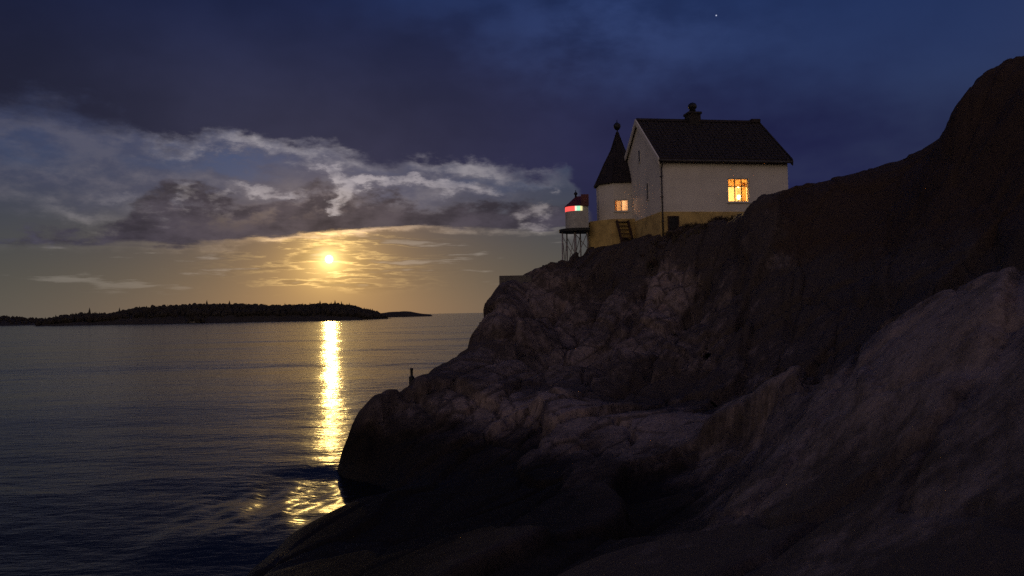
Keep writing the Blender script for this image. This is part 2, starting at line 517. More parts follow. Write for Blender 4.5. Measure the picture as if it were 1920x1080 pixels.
for _p, _z in (((612, 860, 24.6), -1.0), ((625, 905, 22.8), -0.9), ((600, 830, 26.5), -1.4), ((632, 790, 28), -1.0), ((690, 757, 31.5), 0.2), ((760, 715, 33.5), 0.8), ((640, 925, 21.5), -0.5)):
    WORLD_PTS.append((at(*_p).x, at(*_p).y, _z))
pts = np.array([tuple(at(*p)) for p in SURVEY] + WORLD_PTS)

def tps_fit(p, lam):
    n = len(p)
    d = np.hypot(p[:, None, 0] - p[None, :, 0], p[:, None, 1] - p[None, :, 1])
    K = np.where(d > 0, d * d * np.log(np.maximum(d, 1e-9)), 0) + lam * np.eye(n)
    P = np.c_[np.ones(n), p[:, :2]]
    A = np.zeros((n + 3, n + 3)); A[:n, :n] = K; A[:n, n:] = P; A[n:, :n] = P.T
    return np.linalg.solve(A, np.r_[p[:, 2], 0, 0, 0])
_w = tps_fit(pts, 0.4)
def tps(x, y):
    s = _w[-3] + _w[-2] * x + _w[-1] * y
    for (px_, py_, _z), w_ in zip(pts, _w):
        d2 = (x - px_) ** 2 + (y - py_) ** 2
        s = s + w_ * 0.5 * d2 * np.log(np.maximum(d2, 1e-9))
    return s

GR = np.array([-0.54, -0.84])          # strike of the rock's joints, down towards the cove

def hash2(i, j, k):
    return _perm[(_perm[(i + 37 * k) & 255] + j * 1 + 11 * k) & 255] / 255.0

def blocks(u, v, seed, sharp=16.0):
    """Jointed blocks: each cell its own lift and tilt, with a narrow groove between cells."""
    iu, iv = np.floor(u).astype(int), np.floor(v).astype(int)
    f1 = np.full(u.shape, 9.0); f2 = np.full(u.shape, 9.0)
    h = np.zeros(u.shape); ws = np.zeros(u.shape)
    for a in (-1, 0, 1):
        for b in (-1, 0, 1):
            ci, cj = iu + a, iv + b
            cu = ci + 0.1 + 0.8 * hash2(ci & 255, cj & 255, seed); cv = cj + 0.1 + 0.8 * hash2(ci & 255, cj & 255, seed + 3)
            d = np.abs(u - cu) + 0.6 * np.hypot(u - cu, v - cv) + 0.5 * np.abs(v - cv)
            lift = hash2(ci & 255, cj & 255, seed + 5) - 0.5
            tu = hash2(ci & 255, cj & 255, seed + 7) - 0.5; tv = hash2(ci & 255, cj & 255, seed + 9) - 0.5
            hh = lift + 0.9 * tu * (u - cu) + 0.9 * tv * (v - cv)
            near_ = d < f1
            f2 = np.where(near_, f1, np.minimum(f2, d))
            f1 = np.where(near_, d, f1)
            w_ = np.exp(-sharp * d) + 1e-12
            h = h + w_ * hh; ws = ws + w_
    return h / ws, f2 - f1

def warp(x, y):
    xx = x + 1.0 * fbm(x * 0.11, y * 0.11, 3) + 0.15 * fbm(x * 0.35 + 40, y * 0.35, 2)
    yy = y + 0.9 * fbm(x * 0.11 + 70, y * 0.11, 3)
    return xx * GR[0] + yy * GR[1], -xx * GR[1] + yy * GR[0]

def relief(x, y):
    u, v = warp(x, y)
    h1, e1 = blocks(u / 5.2, v / 2.1, 1, 20)
    r = 0.45 * fbm(u * 0.07 + 3, v * 0.20, 2)
    r += 1.0 * h1 - 0.34 * np.exp(-(e1 / 0.035) ** 2)
    r -= 0.22 * np.exp(-(pnoise(u * 0.07 + 50, v * 0.36) / 0.022) ** 2) + 0.16 * np.exp(-(pnoise(v * 0.10 + 80, u * 0.17) / 0.018) ** 2)
    return r

def hash3(i, j, k, s_):
    return _perm[(_perm[(_perm[(i + 31 * s_) & 255] + j) & 255] + k + 7 * s_) & 255] / 255.0

def chips(a, b, c, seed, sharp):
    """Rock broken into chips in three dimensions: every cell is its own tilted facet."""
    ia, ib, ic = (np.floor(q).astype(int) for q in (a, b, c))
    h = np.zeros(a.shape); ws = np.zeros(a.shape); f1 = np.full(a.shape, 9.0); f2 = np.full(a.shape, 9.0)
    for da in (-1, 0, 1):
        for db in (-1, 0, 1):
            for dc in (-1, 0, 1):
                i, j, k = (ia + da) & 255, (ib + db) & 255, (ic + dc) & 255
                r0, r1 = hash3(i, j, k, seed), hash3(j, k, i, seed + 1)
                r2, r3 = hash3(k, i, j, seed + 2), hash3(i, k, j, seed + 3)
                va, vb, vc = a - (ia + da + 0.1 + 0.8 * r0), b - (ib + db + 0.1 + 0.8 * r1), c - (ic + dc + 0.1 + 0.8 * r2)
                d = np.sqrt(va * va + vb * vb + vc * vc)
                w_ = np.exp(-sharp * d) + 1e-14
                h += w_ * ((r3 - 0.5) + 0.8 * (r1 - 0.5) * va + 0.8 * (r2 - 0.5) * vb + 0.8 * (r0 - 0.5) * vc)
                ws += w_
                f2 = np.minimum(f2, np.maximum(f1, d)); f1 = np.minimum(f1, d)
    return h / ws, f2 - f1

# height corrections in centimetres on a 0.75 m grid (from x -8, y 16)
SHIMS = ['0 0 0 0 0 0 0 0 0 0 0 0 0 0 0 0 0 0 0 0 0 0 0 0 0 0 0 0 0 0 0 0 0 0 0 0 0 0 0 0 0 0',
 '0 0 0 0 0 0 0 0 0 0 0 0 0 0 0 0 0 0 0 0 0 0 0 0 0 0 0 0 0 0 0 0 0 0 0 0 0 0 0 0 0 0',
 '0 0 0 0 0 0 0 0 0 0 0 0 0 0 0 0 0 0 0 0 0 0 0 0 0 0 0 0 0 0 0 0 0 0 0 0 0 0 0 0 0 0',
 '0 0 0 0 0 0 0 0 0 0 0 0 0 0 0 0 0 0 0 0 0 0 0 0 0 0 0 0 0 0 0 0 0 0 0 0 0 0 0 0 0 0',
 '0 0 0 0 0 0 0 0 0 0 0 0 0 0 0 0 0 0 0 0 0 0 0 0 0 0 0 0 0 0 0 0 0 0 0 0 0 0 0 0 0 0',
 '0 0 -1 -1 -1 -1 -1 0 0 0 0 0 0 0 0 0 0 0 0 0 0 0 0 0 0 0 0 0 0 0 0 0 0 0 -1 0 0 0 0 0 0 0',
 '-1 -2 -3 -5 -5 -5 -4 -2 -1 0 0 0 0 0 0 0 0 0 0 0 0 0 0 0 0 0 0 0 0 0 -1 -1 -2 -3 -3 -3 -2 -1 -1 0 0 0',
 '-3 -7 -14 -20 -23 -22 -17 -11 -5 -2 -1 0 0 0 0 0 0 0 0 0 0 0 0 0 0 0 0 0 0 -1 -3 -6 -10 -15 -17 -15 -11 -6 -3 -1 0 0',
 '-12 -26 -47 -67 -68 -67 -61 -37 -18 -7 -3 -1 0 0 0 0 0 0 0 0 0 0 0 0 0 0 0 0 -1 -4 -11 -25 -42 -59 -67 -60 -43 -24 -12 -4 -2 0',
 '-30 -64 -66 -66 -66 -66 -65 -63 -47 -19 -7 -2 0 0 0 0 0 0 0 0 0 0 0 0 0 0 0 -1 -3 -11 -31 -70 -117 -142 -153 -162 -123 -70 -35 -12 -4 -1',
 '-64 -64 -61 -57 -59 -64 -63 -59 -55 -43 -16 -4 -1 0 0 0 0 0 0 0 0 0 0 0 0 0 0 -1 -6 -26 -76 -97 -112 -129 -143 -154 -161 -169 -93 -32 -12 -2',
 '-63 -58 -40 -47 -57 -66 -70 -58 -50 -45 -29 -8 -2 0 0 0 0 0 0 0 0 0 0 0 0 0 0 -1 -9 -42 -61 -80 -102 -137 -165 -167 -159 -159 -164 -68 -25 -5',
 '-61 -47 -39 -51 -60 -65 -63 -53 -42 -38 -35 -12 -3 -1 0 0 0 0 0 0 0 0 0 0 0 0 1 2 -7 -25 -43 -65 -111 -146 -171 -190 -193 -155 -154 -115 -42 -8',
 '-59 -42 -44 -54 -60 -59 -49 -34 -23 -31 -30 -19 -5 -1 0 0 0 0 0 0 0 0 0 0 0 1 4 9 5 -10 -21 -36 -70 -109 -141 -165 -184 -160 -143 -150 -57 -11',
 '-58 -46 -47 -54 -54 -46 -32 -19 -11 -27 -28 -28 -9 -2 0 0 0 0 0 0 0 0 0 0 0 2 7 18 15 4 9 -8 -36 -73 -108 -138 -161 -160 -133 -138 -62 -11',
 '-56 -51 -47 -47 -40 -29 -19 -17 -21 -30 -31 -32 -18 -5 -1 0 0 0 0 0 0 0 0 0 0 2 10 27 25 18 26 12 -8 -38 -72 -105 -132 -139 -118 -125 -55 -10',
 '-51 -48 -42 -32 -25 -22 -24 -30 -36 -40 -36 -37 -33 -10 -2 -1 0 0 0 0 0 0 0 0 0 3 11 31 34 27 33 23 10 -12 -41 -74 -103 -104 -100 -105 -40 -7',
 '-45 -42 -37 -27 -26 -31 -37 -41 -43 -42 -40 -41 -43 -16 -4 -1 0 0 0 0 0 0 0 0 0 2 9 27 40 31 34 26 16 2 -20 -47 -74 -75 -80 -68 -25 -5',
 '-22 -37 -35 -34 -38 -42 -44 -45 -43 -41 -40 -44 -45 -22 -6 -1 0 0 0 0 0 0 0 0 0 1 5 17 42 33 20 18 8 -3 -17 -36 -50 -57 -61 -48 -19 -4',
 '-11 -32 -37 -38 -44 -47 -46 -44 -42 -41 -40 -44 -44 -26 -7 -2 0 0 0 0 0 0 -1 -1 -2 -3 -2 4 19 21 7 -14 -25 -35 -43 -49 -53 -55 -56 -55 -24 -5',
 '-6 -20 -39 -41 -44 -46 -45 -43 -42 -42 -42 -42 -41 -26 -7 -2 0 0 0 0 0 -1 -3 -6 -10 -15 -18 -17 -14 -11 -19 -33 -46 -56 -58 -61 -63 -62 -61 -59 -37 -8',
 '-3 -11 -37 -44 -44 -44 -43 -42 -41 -38 -35 -34 -34 -21 -5 -1 0 0 0 0 -1 -3 -10 -21 -39 -59 -72 -64 -44 -33 -35 -44 -54 -62 -66 -69 -70 -70 -66 -64 -58 -12',
 '-2 -6 -21 -44 -43 -43 -43 -39 -30 -14 5 -10 -20 -13 -3 -1 0 0 0 -1 -4 -11 -29 -65 -82 -83 -80 -69 -51 -37 -34 -40 -50 -61 -69 -73 -76 -76 -70 -68 -66 -15',
 '-1 -3 -11 -32 -38 -40 -54 -41 -17 10 35 32 -5 -8 -2 -1 0 0 0 -2 -9 -26 -67 -78 -80 -80 -79 -73 -55 -36 -29 -32 -39 -51 -64 -73 -78 -81 -73 -70 -69 -16',
 '0 -1 -6 -18 -31 -36 -70 -46 -20 6 29 52 0 -10 -5 -2 -1 0 -1 -4 -17 -50 -74 -74 -65 -67 -78 -78 -62 -32 -25 -27 -30 -38 -51 -64 -74 -81 -71 -70 -65 -14',
 '0 -1 -3 -11 -24 -29 -66 -50 -27 -5 12 27 -9 -20 -18 -8 -2 -1 -1 -6 -26 -63 -72 -62 -52 -67 -79 -80 -66 -35 -23 -24 -25 -28 -36 -49 -62 -69 -66 -68 -46 -9',
 '0 0 -2 -7 -16 -20 -41 -49 -30 -15 -8 -5 -23 -31 -35 -18 -6 -2 -2 -8 -32 -64 -68 -50 -52 -68 -79 -82 -69 -41 -23 -22 -24 -24 -27 -36 -48 -57 -61 -65 -29 -6',
 '0 0 -1 -4 -10 -14 -21 -32 -24 -21 -23 -27 -33 -39 -41 -37 -11 -3 -1 -7 -32 -49 -59 -47 -50 -67 -79 -82 -73 -48 -27 -21 -23 -22 -21 -25 -38 -48 -54 -36 -14 -3',
 '0 0 0 -2 -7 -14 -19 -25 -27 -30 -34 -40 -45 -44 -40 -36 -16 -2 2 -1 -12 -25 -40 -45 -42 -61 -75 -80 -73 -53 -32 -21 -20 -22 -20 -25 -34 -42 -40 -14 -5 -1',
 '0 0 0 -2 -7 -18 -24 -30 -34 -39 -44 -49 -50 -45 -32 -24 -13 2 8 7 2 -7 -20 -33 -39 -48 -56 -64 -67 -53 -35 -21 -15 -16 -20 -23 -29 -28 -13 -5 -2 0',
 '0 0 0 -2 -8 -24 -30 -36 -43 -47 -50 -49 -42 -26 -8 -5 -3 2 7 9 7 0 -11 -20 -33 -43 -47 -47 -49 -48 -34 -20 -11 -17 -19 -20 -16 -8 -4 -1 0 0',
 '0 0 0 -2 -7 -29 -35 -39 -48 -49 -47 -38 -22 6 31 19 -4 -5 4 10 9 2 -5 -9 -22 -38 -46 -48 -44 -41 -32 -24 -22 -20 -19 -12 -5 -2 -1 0 0 0',
 '0 0 0 -1 -5 -19 -36 -36 -37 -40 -30 -13 8 28 36 31 -10 -17 -1 10 9 4 -1 -2 -10 -29 -45 -50 -50 -47 -42 -35 -28 -23 -11 -4 -1 -1 0 0 0 0',
 '0 0 0 -1 -3 -10 -26 -24 -17 -17 -5 9 22 26 18 1 -23 -28 -7 5 8 5 1 4 1 -17 -39 -50 -55 -49 -46 -40 -28 -11 -4 -1 0 0 0 0 0 0',
 '0 0 0 0 -1 -3 -5 -2 8 10 11 15 14 3 -21 -49 -65 -46 -20 -3 6 6 3 7 10 -5 -29 -46 -48 -46 -47 -28 -11 -4 -1 0 0 0 0 0 0 0',
 '0 0 0 0 0 0 3 16 26 23 12 4 -11 -37 -73 -99 -95 -63 -35 -14 0 5 4 9 16 6 -17 -32 -36 -42 -33 -12 -4 -1 0 0 0 0 0 0 0 0',
 '0 0 0 0 0 1 4 13 28 17 2 -17 -44 -78 -110 -121 -103 -68 -45 -26 -9 0 5 9 14 4 -11 -21 -30 -30 -14 -5 -2 0 0 0 0 0 0 0 0 0',
 '0 0 0 0 0 1 2 7 14 3 -15 -37 -69 -103 -125 -124 -95 -61 -45 -34 -20 -7 1 4 4 0 -8 -17 -20 -12 -5 -2 -1 0 0 0 0 0 0 0 0 0',
 '0 0 0 0 0 0 1 2 0 -15 -34 -55 -82 -118 -128 -113 -76 -43 -31 -32 -27 -18 -7 0 3 1 -4 -6 -6 -3 -1 -1 0 0 0 0 0 0 0 0 0 0',
 '0 0 0 0 0 0 0 0 -4 -24 -49 -68 -86 -111 -117 -92 -54 -24 -12 -15 -23 -20 -12 -5 0 1 0 -1 -1 -1 0 0 0 0 0 0 0 0 0 0 0 0',
 '0 0 0 0 0 0 0 0 -3 -15 -46 -76 -89 -97 -94 -69 -35 -10 4 -10 -25 -23 -17 -9 -2 0 0 0 0 0 0 0 0 0 0 0 0 0 0 0 0 0',
 '0 0 0 0 0 0 0 0 -1 -7 -20 -55 -91 -94 -89 -74 -49 -31 -24 -29 -28 -25 -13 -4 -1 0 0 0 0 0 0 0 0 0 0 0 0 0 0 0 0 0',
 '0 0 0 0 0 0 0 0 -1 -3 -8 -21 -47 -83 -87 -76 -61 -47 -39 -33 -23 -12 -5 -2 0 0 0 0 0 0 0 0 0 0 0 0 0 0 0 0 0 0',
 '0 0 0 0 0 0 0 0 0 -1 -2 -6 -14 -25 -36 -41 -40 -31 -21 -13 -7 -3 -1 -1 0 0 0 0 0 0 0 0 0 0 0 0 0 0 0 0 0 0',
 '0 0 0 0 0 0 0 0 0 0 0 -1 -3 -5 -8 -9 -9 -7 -4 -3 -1 -1 0 0 0 0 0 0 0 0 0 0 0 0 0 0 0 0 0 0 0 0',
 '0 0 0 0 0 0 0 0 0 0 0 0 -1 -1 -2 -2 -2 -1 -1 -1 0 0 0 0 0 0 0 0 0 0 0 0 0 0 0 0 0 0 0 0 0 0',
 '0 0 0 0 0 0 0 0 0 0 0 0 0 0 0 0 0 0 0 0 0 0 0 0 0 0 0 0 0 0 0 0 0 0 0 0 0 0 0 0 0 0']
def shim(x, y):
    if not SHIMS:
        return 0.0
    q = np.array([[int(v) for v in r.split()] for r in SHIMS], float) / 100.0
    fx = np.clip((x + 8) / 0.75, 0, q.shape[1] - 1.001); fy = np.clip((y - 16) / 0.75, 0, q.shape[0] - 1.001)
    i, j = np.floor(fx).astype(int), np.floor(fy).astype(int)
    u, v = fx - i, fy - j
    u, v = u * u * (3 - 2 * u), v * v * (3 - 2 * v)
    return (q[j, i] * (1 - u) + q[j, i + 1] * u) * (1 - v) + (q[j + 1, i] * (1 - u) + q[j + 1, i + 1] * u) * v

CLEFTS = [[(1228, 485, 39.2), (1205, 560, 36.5), (1135, 655, 32.3), (1110, 740, 29)], [(1062, 540, 39.6), (1010, 600, 36.5), (955, 655, 32.8)], [(1335, 500, 36.5), (1262, 640, 33), (1195, 750, 28)],
          [(1382, 455, 35.8), (1392, 560, 31.5), (1310, 700, 27.5)], [(1150, 500, 40.0), (1085, 610, 36.0), (1030, 700, 31)]]
CLEFTS = [[at(*p).xy for p in c] for c in CLEFTS]
def clefts(x, y):
    """Deep joints that run down the cliff: a groove with a ledge on its upper side."""
    r = np.zeros_like(x)
    wx, wy = x + 0.5 * fbm(x * 0.4, y * 0.4, 3), y + 0.5 * fbm(x * 0.4 + 30, y * 0.4, 3)
    for c in CLEFTS:
        best = np.full(x.shape, 99.0); sign = np.zeros_like(x)
        for a, b in zip(c[:-1], c[1:]):
            ex, ey = b.x - a.x, b.y - a.y
            l2 = ex * ex + ey * ey
            t = np.clip(((wx - a.x) * ex + (wy - a.y) * ey) / l2, 0, 1)
            qx, qy = wx - a.x - t * ex, wy - a.y - t * ey
            d = np.hypot(qx, qy)
            sign = np.where(d < best, np.sign(ex * qy - ey * qx), sign)
            best = np.minimum(best, d)
        r += -0.55 * np.exp(-(best / 0.22) ** 2) + 0.26 * sign * np.exp(-(best / 1.0) ** 2) * (1 - np.exp(-(best / 0.22) ** 2))
    return r

def ground_z(x, y):
    x = np.asarray(x, float); y = np.asarray(y, float)
    z = tps(x, y)
    near = sstep(np.hypot(x, y), 1.0, 6.0)
    pad = 1 - 0.85 * np.exp(-(((x - 10) / 4.5) ** 2 + ((y - 44) / 3.2) ** 2) ** 2)
    hill = 1 - 0.55 * sstep(z, 6.0, 9.0) * sstep(x - 0.32 * y, -1.0, 2.5)          # soil softens the hill
    wash = 0.30 + 0.70 * sstep(z, 0.3, 2.0)                                          # the sea has rounded the low rock
    z = z - 0.16 * (1 - sstep(z, 0.0, 1.6)) + relief(x, y) * near * pad * hill * wash * (0.5 + 0.5 * sstep(np.hypot(x, y), 7, 24))
    z = z + clefts(x, y) + shim(x, y)
    return z

xs = axis(-60, -7.5, 20.5, 90, 0.085)
ys = axis(-45, 3.0, 47.0, 95, 0.085)
gx, gy = np.meshgrid(xs, ys)
Z = np.maximum(ground_z(gx, gy), -6.0)
me = grid_mesh('rock_shore', xs, ys, Z)
# break the surface along its own normals, so that steep faces split as well as flat ones
dzx = np.gradient(Z, xs, axis=1); dzy = np.gradient(Z, ys, axis=0)
nl = np.sqrt(dzx ** 2 + dzy ** 2 + 1)
NX, NY, NZ = -dzx / nl, -dzy / nl, 1 / nl
fine = (gx > -9) & (gx < 23) & (gy > 2) & (gy < 50) & (Z > -1.0)
fx, fy, fz = gx[fine], gy[fine], Z[fine]
fu, fv = warp(fx, fy)
lift = np.zeros_like(Z); joint = np.ones_like(Z)
c1, q1 = chips(fu / 2.3, fv / 0.95, (fz + 0.2 * fx) / 1.3, 3, 34)
c2, q2 = chips(fu / 0.75 + 9, fv / 0.36, (fz + 0.2 * fx) / 0.45, 12, 24)
rg = 0.30 + 0.70 * sstep(fbm(fx * 0.16 + 5, fy * 0.16 + 8, 3), -0.4, 0.4)
soil = 1 - 0.6 * sstep(fz, 6.0, 9.0) * sstep(fx - 0.32 * fy, -1.0, 2.5)
wash_ = 0.25 + 0.75 * sstep(fz, 0.4, 1.8)
near_ = 0.22 + 0.78 * sstep(np.hypot(fx, fy), 9, 24)
lift[fine] = (0.17 * c1 - 0.035 * np.exp(-(q1 / 0.06) ** 2) + rg * (0.05 * c2 - 0.015 * np.exp(-(q2 / 0.08) ** 2)) + 0.035 * fbm(fu * 0.5, fv * 1.3 + fz, 4)) * soil * wash_ * near_
joint[fine] = 1 - (1 - sstep(q1, 0.0, 0.10) * (0.55 + 0.45 * sstep(q2, 0.0, 0.12))) * near_
co = np.stack([gx + NX * lift, gy + NY * lift, Z + NZ * lift], -1).astype(np.float32)
me.vertices.foreach_set('co', co.ravel()); me.update()

# bare granite against heather and lichen, by place; skylight painted into the near slab
BARE_LIT = [(970, 780, 24, 2.6, 1), (1050, 800, 21.5, 2.0, .9), (850, 790, 24.5, 1.4, .7), (1850, 620, 10.2, 1.9, .85), (1750, 650, 12.0, 1.7, .8), (1650, 710, 13.0, 1.8, .72), (1600, 800, 11.5, 1.9, .6), (1450, 800, 16, 1.8, .55), (1350, 830, 17, 1.7, .5), (1200, 800, 20.5, 2.2, .9),
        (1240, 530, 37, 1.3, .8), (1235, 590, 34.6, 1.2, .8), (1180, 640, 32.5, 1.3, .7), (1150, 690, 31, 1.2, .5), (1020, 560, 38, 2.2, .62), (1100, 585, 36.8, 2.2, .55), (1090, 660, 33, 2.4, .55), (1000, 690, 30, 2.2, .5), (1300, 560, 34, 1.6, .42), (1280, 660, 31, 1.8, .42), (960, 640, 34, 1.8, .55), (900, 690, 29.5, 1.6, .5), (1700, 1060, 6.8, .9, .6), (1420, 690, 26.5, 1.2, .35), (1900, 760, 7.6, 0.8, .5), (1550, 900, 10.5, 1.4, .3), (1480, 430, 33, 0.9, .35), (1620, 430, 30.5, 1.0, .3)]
bare_lit = np.zeros_like(gx)
for px_, py_, d_, s_, a_ in BARE_LIT:
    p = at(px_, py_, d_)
    bare_lit = np.maximum(bare_lit, a_ * np.exp(-((gx - p.x) ** 2 + (gy - p.y) ** 2) / (2 * s_ * s_)))
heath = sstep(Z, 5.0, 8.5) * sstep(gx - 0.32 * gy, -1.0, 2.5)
at1 = me.attributes.new('bare_lit', 'FLOAT', 'POINT'); at1.data.foreach_set('value', bare_lit.ravel().astype(np.float32))
at3 = me.attributes.new('joint', 'FLOAT', 'POINT'); at3.data.foreach_set('value', joint.ravel().astype(np.float32))
at2 = me.attributes.new('heath', 'FLOAT', 'POINT'); at2.data.foreach_set('value', heath.ravel().astype(np.float32))

def rock_material():
    m = bpy.data.materials.new('gneiss')
    m.use_nodes = True
    t = m.node_tree
    p = t.nodes['Principled BSDF']
    k = G(t)
    geo = k.node('ShaderNodeNewGeometry')
    pos = X(k, geo.outputs['Position'])
    x_, y_, z_ = k.sep(pos)
    a = k.node('ShaderNodeAttribute'); a.attribute_name = 'bare_lit'
    h = k.node('ShaderNodeAttribute'); h.attribute_name = 'heath'
    bare_lit_ = X(k, a.outputs['Fac']); heath_ = X(k, h.outputs['Fac'])
    band = k.noise(k.vec(x_ * 0.54 + y_ * 0.84, x_ * 1.9 - y_ * 1.2, z_ * 1.5), 0.55, 5.0, 0.6)
    blot = k.noise(pos, 0.8, 6.0, 0.62)
    spk = k.noise(pos, 9.0, 4.0, 0.7)
    run = k.noise(k.vec(x_ * 2.6, y_ * 2.6, z_ * 0.35), 1.0, 5.0, 0.65)
    vein = k.noise(k.vec(x_ * 0.54 + y_ * 0.84, x_ * 5.5 - y_ * 3.5, z_ * 4.0), 0.8, 6.0, 0.68)
    j_ = k.node('ShaderNodeAttribute'); j_.attribute_name = 'joint'
    f = k.smooth(bare_lit_ * 0.9 + (band - 0.5) * 0.9 + (blot - 0.5) * 0.7 + (run - 0.5) * 0.9 + (vein - 0.5) * 0.8, 0.12, 0.85)
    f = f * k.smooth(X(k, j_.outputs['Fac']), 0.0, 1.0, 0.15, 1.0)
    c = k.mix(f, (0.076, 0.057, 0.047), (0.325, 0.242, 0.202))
    c = k.mix(k.smooth(spk, 0.45, 0.72) * 0.55, c, (0.08, 0.058, 0.044))
    c = k.mix(k.smooth(k.noise(pos, 1.7, 4.0, 0.6), 0.55, 0.75) * 0.5 * f, c, (0.30, 0.17, 0.13))
    # low heather, moss and soil on the hill
    c = k.mix(k.smooth(heath_ + (blot - 0.5) * 1.3, 0.35, 0.75), c, k.mix(spk, (0.050, 0.036, 0.022), (0.085, 0.050, 0.036)))
    # black lichen and weed along the tide line
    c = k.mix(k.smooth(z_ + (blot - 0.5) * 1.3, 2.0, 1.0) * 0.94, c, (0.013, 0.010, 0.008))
    k.put(p.inputs['Base Color'], c)
    k.put(p.inputs['Roughness'], k.smooth(z_ + (blot - 0.5) * 0.6, 0.1, 0.7, 0.5, 0.9))
    p.inputs['Specular IOR Level'].default_value = 0.15
    b = k.node('ShaderNodeBump'); b.inputs['Strength'].default_value = 0.55; b.inputs['Distance'].default_value = 0.10
    k.put(b.inputs['Height'], k.noise(pos, 2.6, 7.0, 0.72) + vein * 0.9)
    t.links.new(b.outputs[0], p.inputs['Normal'])
    return m
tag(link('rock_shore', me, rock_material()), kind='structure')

# ------------------------------------------------------------------ the sea
def sea_material():
    m = bpy.data.materials.new('sea_water')
    m.use_nodes = True
    t = m.node_tree
    p = t.nodes['Principled BSDF']
    k = G(t)
    p.inputs['Base Color'].default_value = (0.004, 0.006, 0.008, 1)
    p.inputs['IOR'].default_value = 1.25
    geo = k.node('ShaderNodeNewGeometry')
    pos = X(k, geo.outputs['Position'])
    x_, y_, z_ = k.sep(pos)
    k.put(p.inputs['Roughness'], k.smooth(y_, 22.0, 60.0, 0.21, 0.14))
    q = k.vec(x_ * 0.55, y_, 0.0)
    calm = k.smooth(y_, 22.0, 110.0, 0.42, 1.0)
    waves = k.noise(k.vec(x_ * 0.55, y_, 3.0), 0.030, 9.0, 0.505) * 2.3 * calm
    chop = k.noise(q, 2.2, 3.0, 0.55) * 0.035
    b = k.node('ShaderNodeBump'); b.inputs['Strength'].default_value = 1.0; b.inputs['Distance'].default_value = 1.0
    k.put(b.inputs['Height'], (chop + waves) * WAVE)
    t.links.new(b.outputs[0], p.inputs['Normal'])
    return m
WAVE = 1.0
sx = axis(-26000, -14.0, 2.0, 26000, 0.16, 1.25, 4000)
sy = axis(-3000, 12.0, 45.0, 30000, 0.16, 1.25, 4000)
hx, hy = np.meshgrid(sx, sy)
fade = np.exp(-(np.hypot(hx + 5, hy - 20) / 22.0) ** 2)
SW = 0.012 * np.sin(hy * 2.1 + 0.5 * hx + 1.2 * fbm(hx * 0.2, hy * 0.2, 2)) + 0.02 * fbm(hx * 0.3, hy * 0.5, 3)
SW = SW * fade + 0.15 * np.cos(0.593 * (hy - 18.2 - 0.10 * (hx + 5)) + 0.5 * fbm(hx * 0.3, hy * 0.3, 2)) * np.exp(-((hx + 4.9) / 3.1) ** 4 - ((hy - 21.0) / 6.0) ** 4) + (0.046 * np.sin(4.6 * hx + 1.1 * hy + 2.2 * fbm(hx * 0.4 + 9, hy * 0.4, 2)) + 0.020 * np.sin(8.1 * hx - 2.3 * hy + 2 * fbm(hx * 0.5, hy * 0.5 + 4, 2))) * np.exp(-((hx + 6.2) / 2.4) ** 2 - ((hy - 20.8) / 2.6) ** 2)
sea = tag(link('sea', grid_mesh('sea', sx, sy, SW), sea_material()), kind='structure')

# ------------------------------------------------------------------ the moon
moon_pos = EYE + mdir * 20000.0
mb = MB()
_bm = bmesh.new(); bmesh.ops.create_icosphere(_bm, subdivisions=4, radius=20000.0 * math.tan(R(0.30)))
_me = bpy.data.meshes.new('moon'); _bm.to_mesh(_me); _bm.free()
moon = tag(link('moon', _me, emitter('moon_glow', (1.0, 0.80, 0.42), 3.2)), 'bright yellow full moon hanging low above the wooded island', 'moon')
moon.location = moon_pos

# ------------------------------------------------------------------ islands on the horizon
def bushy(mb_, x, y, z, h, rng):
    n, r = 7, h * rng.uniform(0.34, 0.55)
    rings = [(0.55, 0.05), (1.0, 0.38), (0.85, 0.68), (0.42, 0.92)]
    v = []
    for q, t in rings:
        v += [(x + r * q * rng.uniform(0.75, 1.2) * math.cos(6.2832 * k / n), y + r * q * rng.uniform(0.75, 1.2) * math.sin(6.2832 * k / n), z + h * (t + rng.uniform(-0.05, 0.05))) for k in range(n)]
    v.append((x, y, z + h))
    f = [(i * n + k, i * n + (k + 1) % n, (i + 1) * n + (k + 1) % n, (i + 1) * n + k) for i in range(3) for k in range(n)] + [(3 * n + k, 3 * n + (k + 1) % n, 4 * n) for k in range(n)]
    mb_.add(v, f)

def spruce(mb_, x, y, z, h, rng, tiers=4, n=6):
    r = h * rng.uniform(0.20, 0.30)
    for i in range(tiers):
        z0 = z + h * (0.10 + 0.68 * i / tiers); z1 = z + h * (0.46 + 0.54 * (i + 1) / tiers) if i < tiers - 1 else z + h
        rr = r * (1 - 0.72 * i / tiers)
        a0 = rng.random() * 6
        v = [(x + rr * rng.uniform(0.7, 1.25) * math.cos(a0 + 6.2832 * k / n), y + rr * rng.uniform(0.7, 1.25) * math.sin(a0 + 6.2832 * k / n), z0 - h * rng.uniform(0, 0.05)) for k in range(n)]
        mb_.add(v + [(x, y, z1)], [(k, (k + 1) % n, n) for k in range(n)])

forest_mat = material('spruce_foliage', (0.036, 0.028, 0.020), 0.95, vary=0.3, scale=0.2)
island_mat = material('island_rock', (0.040, 0.031, 0.023), 0.95, vary=0.3, scale=0.05)
bark_mat = material('bark', (0.06, 0.04, 0.03), 0.9)

